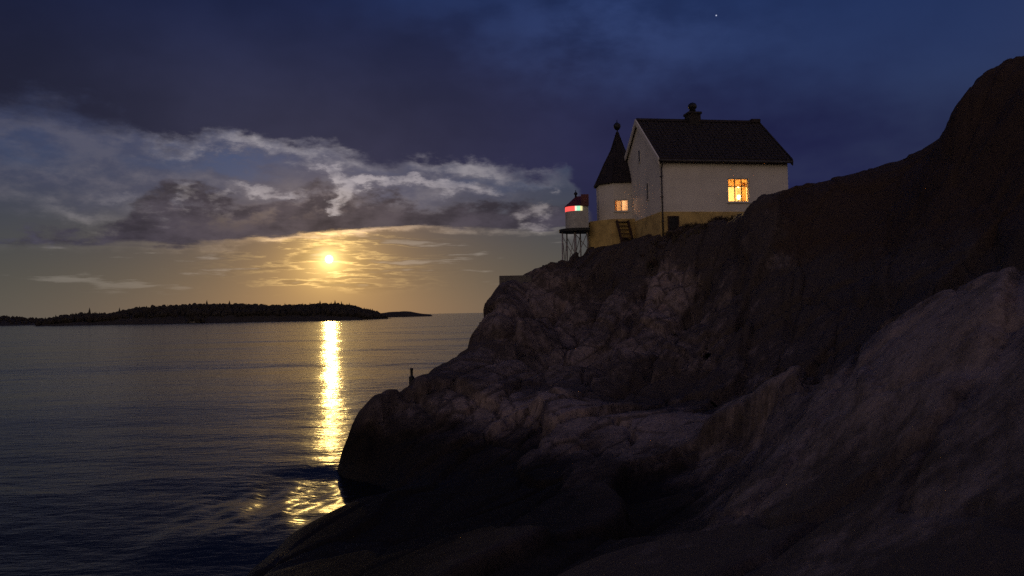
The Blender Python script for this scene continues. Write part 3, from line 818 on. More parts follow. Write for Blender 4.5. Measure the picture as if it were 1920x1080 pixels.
def island(name, prof, dist, tree_px, depth_m, seed, wood=True, n_trees=0):
    """prof: (px, py of the tree tops); the ground is the crest minus the height of the trees."""
    rng = random.Random(seed)
    m = FPX / dist
    X0 = at(prof[0][0], 590, dist).x; X1 = at(prof[-1][0], 590, dist).x
    def crest(x):
        px_ = [at(p[0], p[1], dist) for p in prof]
        return float(np.interp(x, [q.x for q in px_], [q.z for q in px_]))
    nx, ny = 140, 14
    ax = np.linspace(X0 - 4, X1 + 4, nx); ay = np.linspace(dist - depth_m * 0.35, dist + depth_m, ny)
    zz = np.zeros((ny, nx))
    for i, x in enumerate(ax):
        c = max(crest(x) - tree_px / m, 0.25 * max(crest(x), 0)) if X0 < x < X1 else -2
        for j, y in enumerate(ay):
            t = (y - ay[0]) / (dist - ay[0]) if y < dist else 1 - ((y - dist) / depth_m) ** 2
            zz[j, i] = -1.0 + (c + 1.0) * max(0, min(1, t)) ** 0.55 + 0.25 * c * float(fbm(np.array(x * 0.03), np.array(y * 0.03), 3))
    tag(link(name, grid_mesh(name, ax, ay, zz), island_mat), kind='structure')
    def gz(x, y):
        i = min(nx - 2, max(0, int((x - ax[0]) / (ax[1] - ax[0])))); j = min(ny - 2, max(0, int((y - ay[0]) / (ay[1] - ay[0]))))
        return zz[j, i]
    if n_trees:
        fb = MB()
        for _ in range(n_trees):
            x = rng.uniform(X0, X1); y = rng.uniform(dist - depth_m * 0.345, dist + depth_m * 0.5)
            z = gz(x, y)
            lim = crest(x) - z
            if z < 0.25 or lim < 1.5:
                continue
            h = min(rng.uniform(0.55, 1.1) * (tree_px / m) * 1.25, lim * rng.uniform(0.75, 1.32))
            if rng.random() < 0.4:
                spruce(fb, x, y, z - 0.3, max(h, 1.5) * 1.06, rng, 3, 5)
            else:
                bushy(fb, x, y, z - 0.6, max(h, 1.5), rng)
        tag(fb.build('forest', forest_mat), kind='stuff')
    return crest, gz

ISLE = [(92, 600), (110, 592), (140, 587), (200, 587), (225, 581), (250, 577), (290, 573), (330, 571), (360, 570), (400, 570), (440, 569), (480, 572), (540, 571), (590, 569), (625, 568), (650, 573), (680, 579), (700, 588), (712, 592)]
crest_a, gz_a = island('island', ISLE, 900.0, 11, 120.0, 3, True, 4200)
island('low_island', [(-160, 588), (-100, 586), (-40, 590), (0, 592), (50, 597), (85, 600), (125, 603)], 1150.0, 5, 120.0, 5, True, 700)
island('skerry', [(694, 590), (712, 586), (735, 584), (752, 582.5), (770, 583), (785, 586), (806, 588.5)], 1500.0, 1.2, 60.0, 7, False, 0)

# the trees that stand clear of the wood
TREES = [(168, 576, 'lone pointed spruce at the low seaward end of the wooded island'), (388, 562, 'tall pointed spruce rising highest from the middle of the wooded island'), (430, 563, 'broad bushy spruce just beside the tallest one on the wooded island'),
         (224, 576, 'short spruce on the sloping shoulder of the wooded island'), (600, 563, 'slim spruce on the island crest just short of the moon'), (628, 562, 'spruce on the island crest standing directly below the moon'), (640, 564, 'small spruce on the island crest just past the moon'), (655, 567, 'spruce at the point where the wooded crest starts to fall away')]
for i, (px_, py_, lab) in enumerate(TREES):
    tp = at(px_, py_, 902.0)
    zb = gz_a(tp.x, 902.0)
    rng = random.Random(60 + i)
    e = tag(empty('spruce_tree', (tp.x, 902.0, zb)), lab, 'tree', 'spruces rising above the island wood')
    h = tp.z - zb
    MB().tube((0, 0, -0.5), (0, 0, h * 0.9), 0.22, 0.05, 6).build('trunk', bark_mat, e)
    cm = MB(); spruce(cm, 0, 0, 0, h, rng, 5, 7); cm.build('crown', forest_mat, e)

# ------------------------------------------------------------------ materials of the buildings
plaster = material('white_plaster', (0.81, 0.75, 0.65), 0.85, vary=0.14, scale=0.9, bump=0.25, bscale=14)
ochre = material('ochre_plinth', (0.68, 0.48, 0.17), 0.9, vary=0.35, scale=1.6, bump=0.4, bscale=9)
slate = material('dark_roof_tile', (0.028, 0.019, 0.018), 0.85, vary=0.4, scale=2.5)
iron = material('black_iron', (0.02, 0.02, 0.022), 0.55, metal=0.3, vary=0.3, scale=8)
zinc = material('grey_zinc_pipe', (0.09, 0.08, 0.075), 0.6, metal=0.4, vary=0.4, scale=4)
white_wood = material('white_painted_wood', (0.72, 0.68, 0.62), 0.6, vary=0.1, scale=5)
brown_wood = material('brown_window_bars', (0.20, 0.11, 0.05), 0.6, vary=0.2, scale=6)
timber = material('weathered_brown_timber', (0.065, 0.034, 0.024), 0.85, vary=0.4, scale=4)
red_paint = material('dark_red_roof_paint', (0.15, 0.028, 0.024), 0.55, vary=0.3, scale=3)
concrete = material('grey_concrete', (0.16, 0.14, 0.12), 0.9, vary=0.35, scale=2.5, bump=0.4, bscale=12)
dark_board = material('black_hatch_board', (0.018, 0.016, 0.016), 0.8, vary=0.3, scale=5)
chimney_mat = material('sooty_brick', (0.030, 0.024, 0.022), 0.9, vary=0.4, scale=4, bump=0.3, bscale=20)
glass = clear_glass('window_glass')
room_wall = material('warm_room_wall', (0.72, 0.58, 0.36), 0.9, vary=0.08, scale=1.5)
wood_floor = material('room_floor_boards', (0.30, 0.18, 0.09), 0.6, vary=0.3, scale=4)
cloth = material('cream_curtain', (0.80, 0.66, 0.42), 0.95, vary=0.12, scale=9)

def add_translucent(m, w, colour):
    t = m.node_tree
    p = t.nodes['Principled BSDF']; o = t.nodes['Material Output']
    tr = t.nodes.new('ShaderNodeBsdfTranslucent'); tr.inputs[0].default_value = (*colour, 1)
    mx = t.nodes.new('ShaderNodeMixShader'); mx.inputs[0].default_value = w
    t.links.new(p.outputs[0], mx.inputs[1]); t.links.new(tr.outputs[0], mx.inputs[2]); t.links.new(mx.outputs[0], o.inputs[0])
add_translucent(cloth, 0.5, (0.85, 0.62, 0.34))

def point_lamp(name, loc, power, colour, radius, parent=None):
    d = bpy.data.lights.new(name, 'POINT')
    d.energy, d.color, d.shadow_soft_size = power, colour, radius
    o = bpy.data.objects.new(name, d)
    COL.objects.link(o)
    o.location = loc
    o.parent = parent
    return o

# ------------------------------------------------------------------ the keeper's house
HD = 41.0
P0 = at(1240, 437, HD)
TH = R(9.0)
house = tag(empty('keepers_house', P0, TH), 'white plastered house with steep dark tiled roof and pointed corner tower on the rocks', 'house')
HM = Matrix.Translation(P0) @ Matrix.Rotation(TH, 4, 'Z')
def local(px_, py_, depth):
    return HM.inverted() @ at(px_, py_, depth)
Lh, Wh, T = 7.32, 6.8, 0.35
PL = 1.14                         # plinth top
EV = local(1230, 304, HD).z + 0.28   # eaves
RISE = 2.74
RIDGE = EV + RISE
wa = local(1365, 379, HD + 0.6); wb = local(1408, 333, HD + 0.6)
WX0, WX1, WZ0, WZ1 = wa.x, wb.x, wa.z, wb.z

m = MB()                          # front wall round its window, gable walls, back wall
m.box(0, WX0, 0, T, PL, EV); m.box(WX1, Lh, 0, T, PL, EV)
m.box(WX0, WX1, 0, T, PL, WZ0); m.box(WX0, WX1, 0, T, WZ1, EV)
m.box(0, Lh, Wh - T, Wh, PL, EV)
for x0, x1 in ((0.0, T), (Lh - T, Lh)):
    y0, y1, ym = T, Wh - T, Wh / 2
    zz = EV + RISE * T / ym
    v = [(x, y, z) for x in (x0, x1) for y, z in ((y0, PL), (y1, PL), (y1, zz), (ym, RIDGE - 0.10), (y0, zz))]
    m.add(v, [(4, 3, 2, 1, 0), (5, 6, 7, 8, 9)] + [(i, (i + 1) % 5, 5 + (i + 1) % 5, 5 + i) for i in range(5)])
m.build('wall', plaster, house)

e = 0.06
bevel(MB().box(-e, Lh + e, -e, Wh + e, -2.6, PL).build('plinth', ochre, house), 0.03)

# roof: two slopes of interlocking tiles in courses, ridge tiles, white verge copings
OV, OE = 0.14, 0.28
sl = math.atan2(RISE, Wh / 2)
for side in (0, 1):
    rb = MB()
    y_e = -OE if side == 0 else Wh + OE
    z_e = EV - OE * math.tan(sl)
    yr = Wh / 2
    ins = 0.02
    # solid deck
    v = []
    for x in (-OV + 0.05, Lh + OV - 0.05):
        v += [(x, y_e, z_e - 0.06), (x, yr, RIDGE - 0.06), (x, yr, RIDGE + 0.05), (x, y_e, z_e + 0.05)]
    rb.add(v, [(0, 1, 2, 3), (7, 6, 5, 4), (0, 4, 5, 1), (1, 5, 6, 2), (2, 6, 7, 3), (3, 7, 4, 0)])
    roof = rb.build('roof_slope', slate, house)
    tb = MB()
    n_c, n_t = 15, 30
    rnd = random.Random(5 + side)
    for c in range(n_c):
        for k_ in range(n_t):
            x0 = -OV + 0.06 + (Lh + 2 * OV - 0.12) * k_ / n_t; x1 = x0 + (Lh + 2 * OV - 0.12) / n_t - 0.012
            t0, t1 = c / n_c, (c + 1.16) / n_c
            t1 = min(t1, 1.0)
            pa = (y_e + (yr - y_e) * t0, z_e + (RIDGE - z_e) * t0); pb = (y_e + (yr - y_e) * t1, z_e + (RIDGE - z_e) * t1)
            l0 = 0.115 + rnd.uniform(0, 0.016); l1 = 0.062
            vs = [(x0, pa[0], pa[1] + l0), (x1, pa[0], pa[1] + l0 - 0.02), (x1, pb[0], pb[1] + l1 - 0.01), (x0, pb[0], pb[1] + l1),
                  (x0, pa[0], pa[1] + 0.052), (x1, pa[0], pa[1] + 0.052), ((x0 + x1) / 2, pa[0], pa[1] + l0 + 0.035), ((x0 + x1) / 2, pb[0], pb[1] + l1 + 0.03)]
            tb.add(vs, [(0, 6, 7, 3), (6, 1, 2, 7), (4, 5, 1, 6, 0)])
    tag(tb.build('roof_tiles', slate, house), kind='stuff')
for k_ in range(18):
    x0 = -OV + 0.05 + (Lh + 2 * OV - 0.1) * k_ / 18; x1 = x0 + (Lh + 2 * OV - 0.1) / 18 - 0.01
    rt = MB(); yr = Wh / 2
    prof = [(-0.17, 0.02), (-0.11, 0.15), (0, 0.20), (0.11, 0.15), (0.17, 0.02)]
    rt.add([(x, yr + a_, RIDGE + b_) for x in (x0, x1) for a_, b_ in prof], [(i, i + 1, 6 + i, 5 + i) for i in range(4)] + [(4, 3, 2, 1, 0), (5, 6, 7, 8, 9)])
    rt.build('ridge_tile', slate, house)
for x0, mat_ in ((-OV - 0.04, plaster), (Lh + OV - 0.02, slate)):
    for s in (0, 1):
        y_e = -OE if s == 0 else Wh + OE
        z_e = EV - OE * math.tan(sl)
        cb = MB(); yr = Wh / 2
        v = []
        for x in (x0, x0 + 0.07):
            v += [(x, y_e, z_e - 0.22), (x, yr, RIDGE - 0.18), (x, yr, RIDGE + 0.13), (x, y_e, z_e + 0.13)]
        cb.add(v, [(0, 1, 2, 3), (7, 6, 5, 4), (0, 4, 5, 1), (1, 5, 6, 2), (2, 6, 7, 3), (3, 7, 4, 0)])
        cb.build('verge_board', mat_, house)
# little block where the far ridge ends
bevel(MB().box(Lh - 0.42, Lh + OV + 0.02, Wh / 2 - 0.20, Wh / 2 + 0.20, RIDGE + 0.02, RIDGE + 0.26).build('ridge_cap', slate, house), 0.04)

# chimney with a cowl
cx = local(1305, 226, HD + 3.4).x
ch = bevel(MB().box(cx - 0.36, cx + 0.36, Wh / 2 - 0.36, Wh / 2 + 0.36, RIDGE - 0.5, RIDGE + 0.50).build('chimney', chimney_mat, house), 0.03)
bevel(MB().box(cx - 0.42, cx + 0.42, Wh / 2 - 0.42, Wh / 2 + 0.42, RIDGE + 0.42, RIDGE + 0.56).build('chimney_cap', chimney_mat, ch), 0.03)
MB().lathe([(0.20, RIDGE + 0.56), (0.17, RIDGE + 0.80), (0.24, RIDGE + 0.84), (0.26, RIDGE + 0.98), (0.20, RIDGE + 1.10), (0.06, RIDGE + 1.17)], 14, (cx, Wh / 2)).build('cowl', iron, ch, True)

# gutter and downpipe
gt = MB().tube((-OV, -OE - 0.05, EV - OE * math.tan(sl) - 0.02), (Lh + OV, -OE - 0.05, EV - OE * math.tan(sl) - 0.04), 0.065, n=10)
gt.build('gutter', zinc, house, True)
dp = MB()
dp.tube((0.10, -OE - 0.05, EV - OE * math.tan(sl) - 0.03), (0.06, -0.10, EV - 0.62), 0.045, n=8)
dp.tube((0.06, -0.10, EV - 0.60), (0.06, -0.12, -0.30), 0.045, n=8)
pipe = dp.build('downpipe', zinc, house, True)
for z in (0.6, 1.9, 3.0):
    MB().box(-0.005, 0.125, -0.165, 0.0 if z > PL else -e, z, z + 0.05).build('pipe_clamp', zinc, pipe)

# lit window: frame, three by two panes
def window(parent, x0, x1, z0, z1, y, cols, split, fw, fmat, bmat, sill=True):
    """A casement in the plane y (outside at smaller y)."""
    fr = MB()
    d0, d1 = y, y + 0.09
    fr.box(x0, x0 + fw, d0, d1, z0, z1); fr.box(x1 - fw, x1, d0, d1, z0, z1)
    fr.box(x0 + fw, x1 - fw, d0, d1, z0, z0 + fw); fr.box(x0 + fw, x1 - fw, d0, d1, z1 - fw, z1)
    w = fr.build('window', fmat, parent)
    bw = 0.036
    zs = [z0 + fw] + [z0 + fw + (z1 - z0 - 2 * fw) * s for s in split] + [z1 - fw]
    xs_ = [x0 + fw + (x1 - x0 - 2 * fw) * i / cols for i in range(cols + 1)]
    for xm in xs_[1:-1]:
        MB().box(xm - bw / 2, xm + bw / 2, d0 + 0.012, d1 - 0.012, z0 + fw, z1 - fw).build('glazing_bar', bmat, w)
    for zm in zs[1:-1]:
        for i in range(cols):
            a_ = xs_[i] + (bw / 2 if i else 0); b_ = xs_[i + 1] - (bw / 2 if i < cols - 1 else 0)
            MB().box(a_, b_, d0 + 0.015, d1 - 0.015, zm - bw / 2, zm + bw / 2).build('glazing_bar', bmat, w)
    for i in range(cols):
        for j in range(len(zs) - 1):
            a_ = xs_[i] + (bw / 2 if i else 0); b_ = xs_[i + 1] - (bw / 2 if i < cols - 1 else 0)
            c_ = zs[j] + (bw / 2 if j else 0); d_ = zs[j + 1] - (bw / 2 if j < len(zs) - 2 else 0)
            MB().add([(a_, y + 0.045, c_), (b_, y + 0.045, c_), (b_, y + 0.045, d_), (a_, y + 0.045, d_)], [(0, 1, 2, 3)]).build('pane', glass, w)
    if sill:
        MB().box(x0 - 0.06, x1 + 0.06, y - 0.10, y + 0.002, z0 - 0.06, z0).build('sill', white_wood, w)
    return w
win = window(house, WX0, WX1, WZ0, WZ1, 0.035, 3, (0.66,), 0.055, white_wood, brown_wood)
# folds of curtain just inside
def curtain(parent, x0, x1, z0, z1, y, folds, name='curtain'):
    n = folds * 6
    v, f = [], []
    for j, z in enumerate((z0, (z0 + z1) / 2, z1)):
        for i in range(n + 1):
            v.append((x0 + (x1 - x0) * i / n, y + 0.025 * math.sin(i / 6 * 2 * math.pi) * (1.2 - 0.4 * j), z))
    for j in range(2):
        f += [(j * (n + 1) + i, j * (n + 1) + i + 1, (j + 1) * (n + 1) + i + 1, (j + 1) * (n + 1) + i) for i in range(n)]
    o = MB().add(v, f).build(name, cloth, parent, True)
    s_ = o.modifiers.new('cloth', 'SOLIDIFY'); s_.thickness = 0.006
    return o
curtain(win, WX0 - 0.05, WX1 + 0.05, WZ1 - 0.40, WZ1 + 0.03, T + 0.06, 9, 'valance')
curtain(win, WX0 - 0.03, WX0 + 0.24, WZ0 + 0.02, WZ1 - 0.2, T + 0.12, 3)
curtain(win, WX1 - 0.22, WX1 + 0.03, WZ0 + 0.02, WZ1 - 0.2, T + 0.12, 3)

# the room behind it
rx0, rx1, ry0, ry1, rz0, rz1 = WX0 - 1.3, min(WX1 + 0.9, Lh - T - 0.02), T + 0.002, 3.4, PL + 0.05, EV - 0.15
rm = MB()
v = [(x, y, z) for z in (rz0, rz1) for y in (ry0, ry1) for x in (rx0, rx1)]
rm.add(v, [(1, 3, 2, 0), (6, 7, 5, 4), (2, 3, 7, 6), (0, 2, 6, 4), (5, 7, 3, 1)])
rm.build('room', room_wall, house)
MB().box(rx0 + 0.5, rx0 + 1.5, ry1 - 0.06, ry1 - 0.01, rz0 + 0.02, rz0 + 2.0).build('inner_door', brown_wood, house)

lp = HM @ Vector((WX0 + (WX1 - WX0) * 0.92, 1.15, WZ0 + 0.38))
lamp = tag(empty('table_lamp', lp), 'small glowing lamp inside the large lit window of the house', 'lamp')
MB().lathe([(0.10, -0.42), (0.10, -0.39), (0.02, -0.37), (0.02, -0.06)], 12).build('stand', iron, lamp, True)
MB().lathe([(0.045, -0.06), (0.075, 0.0), (0.06, 0.06), (0.02, 0.08)], 12).build('bulb', emitter('lamp_bulb', (1.0, 0.78, 0.40), 7.0), lamp, True)
sh = MB()
for (ra, za), (rb_, zb_) in (((0.16, 0.03), (0.09, 0.17)),):
    n = 16
    sh.add([(ra * math.cos(6.2832 * i / n), ra * math.sin(6.2832 * i / n), za) for i in range(n)] + [(rb_ * math.cos(6.2832 * i / n), rb_ * math.sin(6.2832 * i / n), zb_) for i in range(n)],
           [(i, (i + 1) % n, n + (i + 1) % n, n + i) for i in range(n)])
so = sh.build('lamp_shade', cloth, lamp, True)
point_lamp('lamp_light', lp + Vector((0, -0.02, 0.30)), 360.0, (1.0, 0.68, 0.31), 0.06)
td = MB().box(-0.5, 0.5, -0.35, 0.35, -0.47, -0.42)
for sx_ in (-0.45, 0.45):
    for sy_ in (-0.3, 0.3):
        td.box(sx_ - 0.025, sx_ + 0.025, sy_ - 0.025, sy_ + 0.025, lp.z * 0 - 1.02, -0.47)
tbl = tag(empty('room_table', lp, TH), 'wooden table under the lamp inside the large lit window', 'table')
MB().box(-0.5, 0.5, -0.35, 0.35, -0.475, -0.425).build('table_top', timber, tbl)
for sx_ in (-0.45, 0.45):
    for sy_ in (-0.3, 0.3):
        MB().box(sx_ - 0.025, sx_ + 0.025, sy_ - 0.025, sy_ + 0.025, (P0.z + rz0) - lp.z, -0.475).build('leg', timber, tbl)

# small dark cellar hatch low in the front wall
hx0, hx1 = local(1254, 420, HD).x, local(1272, 420, HD).x
hz0, hz1 = local(1262, 433, HD).z, local(1262, 407, HD).z
hatch = MB().box(hx0, hx1, -e - 0.03, -e + 0.02, hz0 - 0.2, hz1).build('cellar_hatch', dark_board, house)
for a_, b_, c_, d_ in ((hx0 - 0.06, hx0, hz0 - 0.2, hz1 + 0.06), (hx1, hx1 + 0.06, hz0 - 0.2, hz1 + 0.06), (hx0, hx1, hz1, hz1 + 0.06)):
    MB().box(a_, b_, -e - 0.05, -e + 0.02, c_, d_).build('hatch_frame', timber, hatch)

# two narrow dark windows in the gable (they face along -x)
dark_glass = material('unlit_window', (0.02, 0.022, 0.03), 0.25)
def gable_window(y0, y1, z0, z1):
    w = MB().box(-0.012, 0.02, y0, y1, z0, z1).build('gable_window', dark_glass, house)
    f_ = MB()
    f_.box(-0.035, 0.015, y0 - 0.05, y0, z0 - 0.05, z1 + 0.05); f_.box(-0.035, 0.015, y1, y1 + 0.05, z0 - 0.05, z1 + 0.05)
    f_.box(-0.035, 0.015, y0, y1, z1, z1 + 0.05); f_.box(-0.06, 0.015, y0, y1, z0 - 0.05, z0)
    f_.build('window_frame', white_wood, w)
gable_window(3.12, 3.38, EV + 0.35, EV + 1.0)
gable_window(1.85, 2.12, EV - 2.0, EV - 1.1)

# ------------------------------------------------------------------ corner tower of the house
TD = 47.2
tcn = local(1161, 400, TD)
TR = 1.30
te = local(1150, 341, TD - 1.0).z
tap = local(1161, 248, TD).z
tp_top = local(1150, 412, TD - 1.5).z
A0 = math.radians(-90 - 8) - math.pi / 8         # one face looks at the camera
def octa(r, c=(tcn.x, tcn.y)):
    return [(c[0] + r * math.cos(A0 + k_ * math.pi / 4), c[1] + r * math.sin(A0 + k_ * math.pi / 4)) for k_ in range(8)]
oc = octa(TR / math.cos(math.pi / 8)); oi = octa((TR - 0.22) / math.cos(math.pi / 8))
tw = MB()
tz0 = tp_top - 0.02
fa = Vector((oc[0][0], oc[0][1])); fb_ = Vector((oc[1][0], oc[1][1])); fl = (fb_ - fa).length; fd = (fb_ - fa) / fl; fn = Vector((fd.y, -fd.x))
ww, wh = 0.86, 0.64
u0 = fl * 0.5 - ww / 2 - 0.06; u1 = u0 + ww
wz1 = local(1152, 374, TD - 1.4).z; wz0 = local(1152, 396, TD - 1.4).z
def facep(u, z, dep=0.0):
    q = fa + fd * u - fn * dep
    return (q.x, q.y, z)
for k_ in range(8):
    a_, b_, c_, d_ = oc[k_], oc[(k_ + 1) % 8], oi[(k_ + 1) % 8], oi[k_]
    if k_:
        tw.add([(*p, z) for z in (tz0, te) for p in (a_, b_, c_, d_)], [(3, 2, 1, 0), (4, 5, 6, 7), (0, 1, 5, 4), (1, 2, 6, 5), (2, 3, 7, 6), (3, 0, 4, 7)])
    else:
        def slab(ua, ub, za, zb):
            tw.add([facep(u, z, d) for z in (za, zb) for u, d in ((ua, 0), (ub, 0), (ub, 0.22), (ua, 0.22))], [(3, 2, 1, 0), (4, 5, 6, 7), (0, 1, 5, 4), (1, 2, 6, 5), (2, 3, 7, 6), (3, 0, 4, 7)])
        slab(0, u0, tz0, te); slab(u1, fl, tz0, te); slab(u0, u1, tz0, wz0); slab(u0, u1, wz1, te)
tw.build('tower_wall', plaster, house)
PR = local(1103, 440, TD - 0.2)
pr = abs(PR.x - tcn.x)
tpl = MB().prism(octa(pr / math.cos(math.pi / 8) * 0.985), -3.6, tp_top)
bevel(tpl.build('tower_plinth', ochre, house), 0.04)
# bell-cast pointed roof with standing ribs and a ball on the tip
prof = [(1.44, te - 0.12), (1.44, te - 0.04), (1.22, te + 0.42), (0.82, te + 1.30), (0.40, te + 2.12), (0.045, tap)]
trf = MB()
n = 8
for r_, z in prof:
    trf.v += [(p[0], p[1], z) for p in octa(r_ / math.cos(math.pi / 8))]
for k_ in range(len(prof) - 1):
    trf.f += [(k_ * n + i, k_ * n + (i + 1) % n, (k_ + 1) * n + (i + 1) % n, (k_ + 1) * n + i) for i in range(n)]
trf.f += [tuple(range(n - 1, -1, -1)), tuple(range((len(prof) - 1) * n, len(prof) * n))]
troof = trf.build('tower_roof', slate, house)
for i in range(8):
    rb = MB()
    for k_ in range(1, len(prof) - 1):
        a_ = octa(prof[k_][0] / math.cos(math.pi / 8))[i]; b_ = octa(prof[k_ + 1][0] / math.cos(math.pi / 8))[i]
        rb.tube((*a_, prof[k_][1] + 0.01), (*b_, prof[k_ + 1][1] + 0.01), 0.035, n=5)
    rb.build('hip_roll', slate, troof)
MB().lathe([(0.05, tap - 0.1), (0.035, tap + 0.12), (0.10, tap + 0.15), (0.19, tap + 0.24), (0.225, tap + 0.36), (0.20, tap + 0.48), (0.11, tap + 0.57), (0.03, tap + 0.60), (0.015, tap + 0.78)], 16, (tcn.x, tcn.y)).build('finial', iron, troof, True)
# its lit window: built flat, then turned into the face
tw_win = window(house, 0, ww, 0, wz1 - wz0, 0, 2, (), 0.05, white_wood, white_wood)
mt = Matrix.Translation(facep(u0, wz0, 0.03)) @ Matrix.Rotation(math.atan2(fd.y, fd.x), 4, 'Z')
tw_win.matrix_local = mt
tcu = curtain(tw_win, 0.02, 0.20, 0.02, wz1 - wz0 - 0.02, 0.26, 2)
trm = MB().prism([tuple(Vector(p) * 1.0) for p in octa((TR - 0.24) / math.cos(math.pi / 8))], tz0 + 0.05, te - 0.05)
trm.f = [tuple(reversed(f)) for f in trm.f if f not in [(0, 1, 9, 8)]]
trm.build('tower_room', room_wall, house)
tl = HM @ Vector((tcn.x - 0.50, tcn.y + 0.25, wz0 + 0.55))
tlamp = tag(empty('floor_lamp', tl), 'dim lamp inside the small lit window of the pointed tower', 'lamp')
MB().lathe([(0.05, -0.05), (0.07, 0.0), (0.05, 0.07), (0.02, 0.09)], 10).build('bulb', emitter('dim_bulb', (1.0, 0.62, 0.36), 1.2), tlamp, True)
MB().lathe([(0.12, (P0.z + tz0 + 0.06) - tl.z), (0.03, (P0.z + tz0 + 0.10) - tl.z), (0.03, -0.05)], 8).build('stem', iron, tlamp)
point_lamp('tower_lamp_light', tl + Vector((0, 0, 0.14)), 34.0, (1.0, 0.52, 0.27), 0.05)

# ------------------------------------------------------------------ wooden steps against the tower base
SD = TD - pr - 0.55
s0, s1 = at(1163, 418, SD + 0.45), at(1186, 449, SD - 0.1)
steps = tag(empty('wooden_steps', (at(1175, 449, SD).x, SD, at(1175, 449, SD).z), TH), 'steep brown wooden steps leaning against the ochre tower base', 'steps')
hgt = s0.z - s1.z + 0.12
for sx_ in (-0.34, 0.34):
    MB().bar((sx_ + 0.10, -0.1, -0.5), (sx_ - 0.10, 0.45, hgt), 0.06, 0.16).build('stringer', timber, steps)
for i in range(6):
    t = (i + 0.6) / 6.0
    MB().box(-0.31 + 0.10 - 0.2 * t, 0.31 + 0.10 - 0.2 * t, -0.14 + 0.55 * t, 0.06 + 0.55 * t, -0.30 + (hgt + 0.30) * t, -0.26 + (hgt + 0.30) * t).build('tread', timber, steps)

# ------------------------------------------------------------------ lantern on its stilts
BD = 46.5
bp = at(1078, 432, BD)
beacon = tag(empty('harbour_light', (bp.x, bp.y, bp.z)), 'small harbour light on iron stilts with red roof and red and green glass', 'beacon')
px1 = BD / FPX
cxl = (1081 - 1078) * px1
RL = 20.5 * px1
XB = (1102 - 1078) * px1
def dee(r, xb, n=14):
    """Round seaward side, flat back at xb."""
    pts_ = [(cxl + r * math.cos(math.pi / 2 + math.pi * i / n), r * math.sin(math.pi / 2 + math.pi * i / n)) for i in range(n + 1)]
    return pts_ + [(xb, -r), (xb, r)]
pale_iron = material('galvanised_iron', (0.36, 0.33, 0.33), 0.6, vary=0.3, scale=4)
grey_paint = material('lantern_white_paint', (0.55, 0.53, 0.47), 0.7, vary=0.2, scale=3)
z_b, z_g0, z_g1, z_r = 0.05, (432 - 397.5) * px1, (432 - 388.5) * px1, (432 - 368) * px1
MB().prism(dee(RL, XB), z_b, z_g0).build('drum', grey_paint, beacon)
bevel(MB().prism(dee(33 * px1, XB + 0.02, 18), -0.12, 0.05).build('platform', iron, beacon), 0.01)
core = MB().prism(dee(RL - 0.05, XB), z_g0, z_g1).build('lantern_core', grey_paint, beacon)
# lit glass: panels round the seaward side
def glass_arc(name, a0, a1, mat_, tail=None):
    n = max(2, int(abs(a1 - a0) / 12))
    v = []
    for r_ in (RL + 0.004, RL - 0.03):
        for z in (z_g0 + 0.005, z_g1 - 0.005):
            row = [(cxl + r_ * math.cos(R(a0 + (a1 - a0) * i / n)), r_ * math.sin(R(a0 + (a1 - a0) * i / n)), z) for i in range(n + 1)]
            if tail:
                row.append((tail, -r_, z))
            v += row
    c = n + 1 + (1 if tail else 0)
    f = []
    for i in range(c - 1):
        f += [(i, i + 1, c + i + 1, c + i), (2 * c + i + 1, 2 * c + i, 3 * c + i, 3 * c + i + 1), (c + i, c + i + 1, 3 * c + i + 1, 3 * c + i), (i + 1, i, 2 * c + i, 2 * c + i + 1)]
    f += [(0, c, 3 * c, 2 * c), (c - 1, 3 * c - 1, 4 * c - 1, 2 * c - 1)]
    return MB().add(v, f).build(name, mat_, beacon)
ax = lambda px_: math.degrees(math.acos(max(-1, min(1, ((px_ - 1081) * px1) / RL))))
glass_arc('red_glass', 180, 360 - ax(1077), emitter('red_lens', (1.0, 0.10, 0.085), 1.15))
glass_arc('white_glass', 360 - ax(1077.2), 360 - ax(1080.5), emitter('white_lens', (0.95, 0.95, 0.72), 1.0))
glass_arc('green_glass', 360 - ax(1080.7), 270.5, emitter('green_lens', (0.42, 0.92, 0.60), 1.0), (1087 - 1078) * px1)
MB().box((1087.2 - 1078) * px1, (1091 - 1078) * px1, -RL - 0.004, -RL + 0.03, z_g0 + 0.005, z_g1 - 0.005).build('yellow_glass', emitter('yellow_lens', (0.95, 0.85, 0.42), 0.9), beacon)
# roof: half cone to seaward, ridge running level to the flat back
ro = dee(RL + 0.05, XB + 0.03, 14)
rv = [(x, y, z_g1) for x, y in ro] + [(x, y, z_g1 + 0.03) for x, y in ro] + [(cxl, 0.0, z_r), (XB + 0.03, 0.0, z_r + 0.03)]
nr = len(ro)
rf = [tuple(range(nr - 1, -1, -1))] + [(i, (i + 1) % nr, nr + (i + 1) % nr, nr + i) for i in range(nr)]
rf += [(nr + i, nr + i + 1, 2 * nr) for i in range(14)]
rf += [(nr + 14, nr + 15, 2 * nr + 1, 2 * nr), (nr + 16, nr, 2 * nr, 2 * nr + 1), (nr + 15, nr + 16, 2 * nr + 1)]
lro = MB().add(rv, rf).build('lantern_roof', red_paint, beacon)
MB().box(XB - 0.42, XB + 0.031, -RL - 0.052, -RL - 0.004, z_g1 - 0.02, z_r + 0.02).build('screen_plate', red_paint, beacon)
MB().lathe([(0.06, z_r - 0.05), (0.06, z_r + 0.10), (0.11, z_r + 0.12), (0.11, z_r + 0.20), (0.03, z_r + 0.28), (0.02, z_r + 0.38)], 12, (cxl, 0)).build('vent', iron, lro, True)
